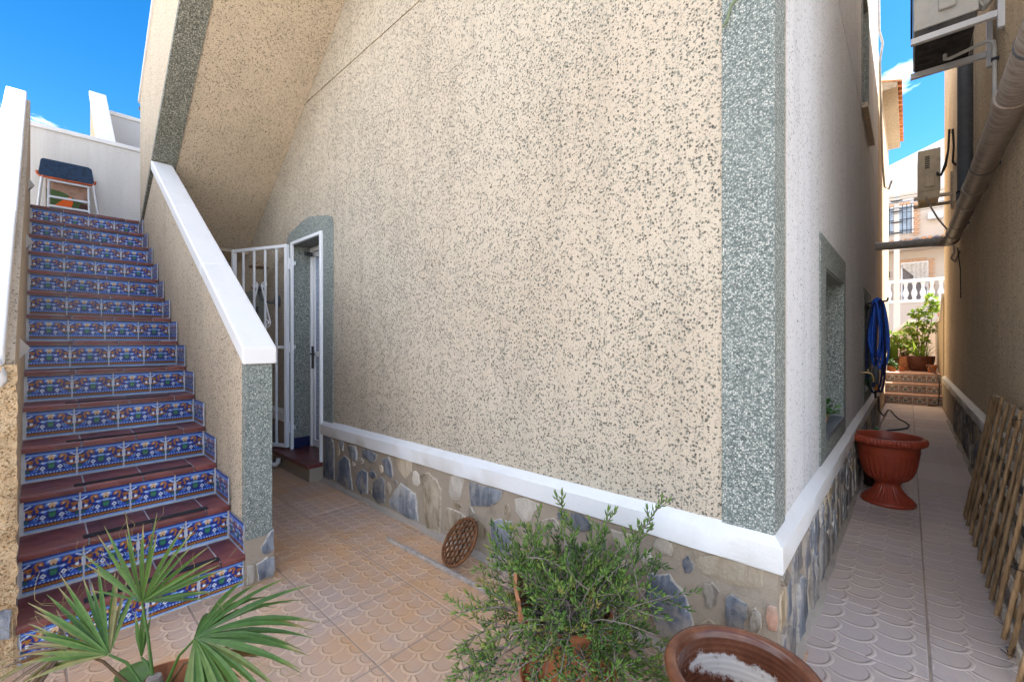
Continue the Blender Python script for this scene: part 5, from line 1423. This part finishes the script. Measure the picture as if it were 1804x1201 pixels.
for tipp in ((-1.034, 1.426, .775), (-0.90, 1.56, .70), (-0.757, 1.80, .72), (-0.80, 1.75, .60), (-1.14, 1.35, .60), (-1.30, 1.30, .52)):
    e = Vector(tipp); b0 = Vector((SC.x, SC.y, .32)).lerp(e, .15)
    path = [b0.lerp(e, k/8) + Vector((r2.uniform(-.012, .012), r2.uniform(-.012, .012), 0)) for k in range(9)]
    stems.tube(path, [0.004*(1 - .6*k/8) for k in range(9)], 5)
    tuft(path[4:], 12, r2.uniform(.3, .6), .034)
    for q_ in range(5):
        p2, _ = grow(path[4 + q_ % 4], Vector((r2.uniform(-1, 1), r2.uniform(-1, 1), .8)), .06, 3, -.1, .2)
        stems.tube(p2, [.002]*4, 4); tuft(p2, 4, .5, .028)
for i in range(70):                                   # bare dry twigs
    az = r2.uniform(0, 2*math.pi); elv = r2.uniform(-.2, 1.0)
    d = Vector((math.cos(az)*math.cos(elv), math.sin(az)*math.cos(elv), math.sin(elv)))
    path, dd_ = grow(Vector((SC.x + r2.uniform(-.12, .12), SC.y + r2.uniform(-.12, .12), .28)), d, r2.uniform(.2, .42), 8, r2.uniform(.03, .14), .3)
    stems.tube(path, [0.0032*(1 - .7*k/8) for k in range(9)], 4)
stems.build('twigs', M['stem_grey'], shrub, smooth=60, recalc=False)['kind'] = 'stuff'
fo = MB(); fo.v = [tuple(p) for p in lv]; fo.f = lf_
fo = fo.build('foliage', M['leaf_shrub'], shrub, smooth=180, recalc=False); fo['kind'] = 'stuff'
tone_attr(fo, lt)

# ------------------------------------------------------------------ big glazed bowl by the corner
BC = (-0.372, 1.44, 0.0)
gb = thing('glazed_bowl', BC, 'empty brown glazed ceramic pot with lime scum inside, by the house corner', 'pot')
pr_ = [(.12, .002), (.125, .01), (.15, .10), (.178, .22), (.195, .31), (.202, .352), (.212, .362), (.222, .375), (.224, .388), (.218, .399), (.206, .403), (.193, .400), (.184, .390), (.181, .375), (.179, .355), (.177, .335), (.174, .31), (.170, .28), (.165, .25), (.158, .21), (.15, .165), (.13, .08), (.10, .035), (.02, .03)]
n_ = 96
o = MB().lathe(pr_, BC, n_).build('bowl', M['glazed_brown'], gb, smooth=60)
sc_v = []
for j, (r, z) in enumerate(pr_):
    for k in range(n_):
        a = 2*math.pi*k/n_
        s = 0.0
        if j >= 14:                                    # tide line of scum on the far inside wall, thinning round the sides
            face = max(0, math.cos((a - R(85))*0.8)) ** 0.7 if abs((a - R(85) + math.pi) % (2*math.pi) - math.pi) < 1.95 else 0
            lvl = 0.30 - 0.03*math.cos(a - R(60))
            s = face*max(0, 1.25 - abs(z - lvl)/0.055)
        sc_v.append(s)
o.data.attributes.new('scum', 'FLOAT', 'POINT').data.foreach_set('value', sc_v)

# ------------------------------------------------------------------ plant in the window recess
wpz = thing('plant_pot', (-0.47, 3.75, 0.79), 'small red and white pot on the sill of the near alley window', 'pot')
MB().lathe([(.035, .001), (.05, .07), (.056, .075), (.056, .095), (.05, .095), (.045, .06)], (-0.47, 3.75, .79), 24).build('pot_body', M['terracotta_pale'], wpz, smooth=45)
wpl = thing('leafy_plant', (-0.47, 3.75, 0.86), 'small bushy green plant on the sill of the near alley window', 'plant')
vs_, fs_, ts = [], [], []
for i in range(90):
    d = Vector((U(-1, 1), U(-1, 1), U(-.1, 1.3))).normalized(); p = Vector((-0.47, 3.75, .88)) + d*U(.03, .11)
    blade(vs_, fs_, ts, p, d + Vector((U(-.5, .5), U(-.5, .5), 0)), Vector((U(-1, 1), U(-1, 1), 1)), .04, .016, U(0, 1), .6, 4, .2, lambda s: math.sin(math.pi*min(1, s*.95 + .03)))
b = MB().add(vs_, fs_).build('foliage', M['leaf_broad'], wpl, smooth=60, recalc=False); b['kind'] = 'stuff'; tone_attr(b, ts)
MB().tube([(-0.47, 3.75, .86), (-0.468, 3.752, .96)], .005, 6).build('stem', M['stem_green'], wpl)
vs_, fs_, ts = [], [], []
wq = thing('leafy_plant', (-0.44, 6.95, 0.79), 'small dark plant with pale flowers on the far alley window sill', 'plant')
for i in range(60):
    d = Vector((U(-1, 1), U(-1, 1), U(-.1, 1.3))).normalized(); p = Vector((-0.42, 6.93, .83)) + d*U(.02, .12)
    blade(vs_, fs_, ts, p, d, Vector((U(-1, 1), U(-1, 1), 1)), .05, .014, U(0, .6), .6, 4, .2, lambda s: math.sin(math.pi*min(1, s*.95 + .03)))
b = MB().add(vs_, fs_).build('foliage', M['leaf_broad'], wq, smooth=60, recalc=False); b['kind'] = 'stuff'; tone_attr(b, ts)

# ------------------------------------------------------------------ pots and plants on the terrace
def lathe_pot(name, prof, c, mat, label):
    t = thing(name, c, label, 'pot')
    MB().lathe(prof, c, 40).build('pot_body', M[mat], t, smooth=45)
    top = prof[-1]
    MB().lathe([(.01, top[1] + .015), (prof[-1][0], top[1] + .005)], c, 24).build('soil', M['soil'], t)
    return t
lathe_pot('plant_pot', [(.16, .002), (.20, .03), (.245, .22), (.255, .33), (.262, .36), (.25, .37), (.235, .345), (.225, .30)], (0.22, 14.7, TZ), 'pot_dark', 'wide brown glazed bowl on the terrace with spiky leaves')
lathe_pot('plant_pot', [(.10, .002), (.15, .12), (.155, .22), (.12, .32), (.13, .345), (.12, .35), (.105, .30)], (-0.07, 14.95, TZ), 'terracotta_pale', 'rounded terracotta jar left of the brown terrace bowl')
lathe_pot('plant_pot', [(.065, .002), (.085, .13), (.098, .135), (.098, .18), (.09, .18), (.08, .13)], (0.40, 14.15, TZ), 'terracotta', 'small terracotta pot at the right edge of the top step')
lathe_pot('plant_pot', [(.10, .002), (.16, .08), (.185, .22), (.19, .27), (.175, .275), (.165, .22)], (-0.30, 15.0, TZ), 'pot_dark', 'dark bowl holding the columnar cactus on the terrace')
lathe_pot('plant_pot', [(.07, .002), (.09, .10), (.10, .12), (.085, .12), (.08, .09)], (-0.30, 14.15, TZ), 'terracotta', 'small pot of grey green succulents at the left terrace edge')
lathe_pot('plant_pot', [(.05, .002), (.07, .1), (.075, .11), (.065, .11), (.06, .09)], (-0.12, 14.35, TZ), 'terracotta', 'tiny terracotta pot between the jar and the succulents')
lathe_pot('plant_pot', [(.06, .002), (.085, .12), (.09, .14), (.08, .14), (.07, .1)], (0.595, 14.6, 1.93), 'terracotta_pale', 'pinkish flower pot on the coping of the low garden wall')
def leaf_plant(label, c, spots, nl, size, mat='leaf_terrace', stemz=None, name='leafy_plant', seed=1):
    t = thing(name, c, label, 'plant'); q_ = random.Random(seed)
    vs_, fs_, ts = [], [], []; stm = MB()
    for (x, y, z, r) in spots:
        for i in range(nl):
            d = Vector((q_.uniform(-1, 1), q_.uniform(-1, 1), q_.uniform(-1, 1))).normalized()
            p = Vector((x, y, z)) + d*r*q_.uniform(.4, 1.0)
            blade(vs_, fs_, ts, p, d + Vector((q_.uniform(-.8, .8), q_.uniform(-.8, .8), q_.uniform(-.6, .3))), Vector((q_.uniform(-1, 1), q_.uniform(-1, 1), 1)), size*q_.uniform(.7, 1.2), size*.36, q_.uniform(0, 1), .5, 3, .2, lambda s: math.sin(math.pi*min(1, s*.92 + .06)))
        stm.tube([(c[0], c[1], c[2]), ((c[0]+x)/2 + q_.uniform(-.03, .03), (c[1]+y)/2, (c[2]+z)/2), (x, y, z)], [.014, .010, .006], 5)
    b = MB().add(vs_, fs_).build('foliage', M[mat], t, smooth=60, recalc=False); b['kind'] = 'stuff'; tone_attr(b, ts)
    stm.build('stem', M['stem_grey'], t, smooth=60)
    return t
leaf_plant('tall leafy yellow green shrub growing on the terrace by the garden wall', (0.20, 15.25, TZ), [(0.05, 15.2, 1.45, .16), (0.15, 15.2, 1.7, .17), (0.28, 15.2, 1.95, .16), (0.33, 15.3, 2.2, .14), (0.42, 15.25, 2.45, .12), (0.05, 15.3, 1.2, .15), (0.2, 15.1, 1.35, .16), (0.38, 15.3, 1.75, .13), (0.0, 15.3, 1.75, .1), (0.47, 15.2, 2.25, .09), (0.14, 15.2, 2.1, .1)], 55, .10, seed=3)
leaf_plant('bushy bright green plant behind the cactus at the left of the terrace', (-0.33, 15.5, TZ), [(-0.30, 15.4, 1.35, .18), (-0.18, 15.4, 1.5, .14), (-0.4, 15.4, 1.55, .14), (-0.1, 15.45, 1.3, .12)], 60, .10, seed=4)
leaf_plant('grey green succulent clump in the small pot at the left terrace edge', (-0.30, 14.15, TZ + .11), [(-0.30, 14.12, TZ + .2, .10), (-0.24, 14.1, TZ + .15, .07), (-0.34, 14.1, TZ + .26, .06)], 50, .045, 'leaf_broad', seed=6)
leaf_plant('pink edged leaves in the terracotta jar on the terrace', (-0.07, 14.95, TZ + .33), [(-0.07, 14.95, TZ + .45, .09)], 40, .08, 'leaf_dead', seed=7)
leaf_plant('small plant in the pot on the garden wall coping', (0.595, 14.6, 2.07), [(0.59, 14.6, 2.16, .07)], 40, .05, seed=8)
ag = thing('spiky_plant', (0.22, 14.7, TZ + .32), 'spiky grey green leaves in the brown terrace bowl', 'plant')
vs_, fs_, ts = [], [], []
for i in range(46):
    a = U(0, 6.28); e = U(.5, 1.4); d = Vector((math.cos(a)*math.cos(e), math.sin(a)*math.cos(e), math.sin(e)))
    blade(vs_, fs_, ts, Vector((0.22 + U(-.09, .09), 14.7 + U(-.09, .09), TZ + .32)), d, Vector((0, 0, 1)) if e < 1.2 else Vector((1, 0, 0)), U(.3, .55), .014, U(0, .7), .3, 5, .4)
b = MB().add(vs_, fs_).build('leaves', M['leaf_terrace'], ag, smooth=60, recalc=False); b['kind'] = 'stuff'; tone_attr(b, ts)
cc = thing('columnar_cactus', (-0.30, 15.0, TZ + .24), 'ribbed green columnar cactus in the dark terrace bowl', 'cactus')
for x, y, h_ in ((-.31, 15.0, .52), (-.25, 15.02, .42), (-.36, 15.03, .36)):
    b = MB().lathe([(.032, 0), (.04, .05), (.042, h_*.5), (.04, h_*.88), (.028, h_*.96), (.008, h_)], (x, y, TZ + .24), 30, lambda j, a: .12*math.cos(10*a)).build('column', M['leaf_terrace'], cc, smooth=60)
    tone_attr(b, [.35]*len(b.data.vertices))
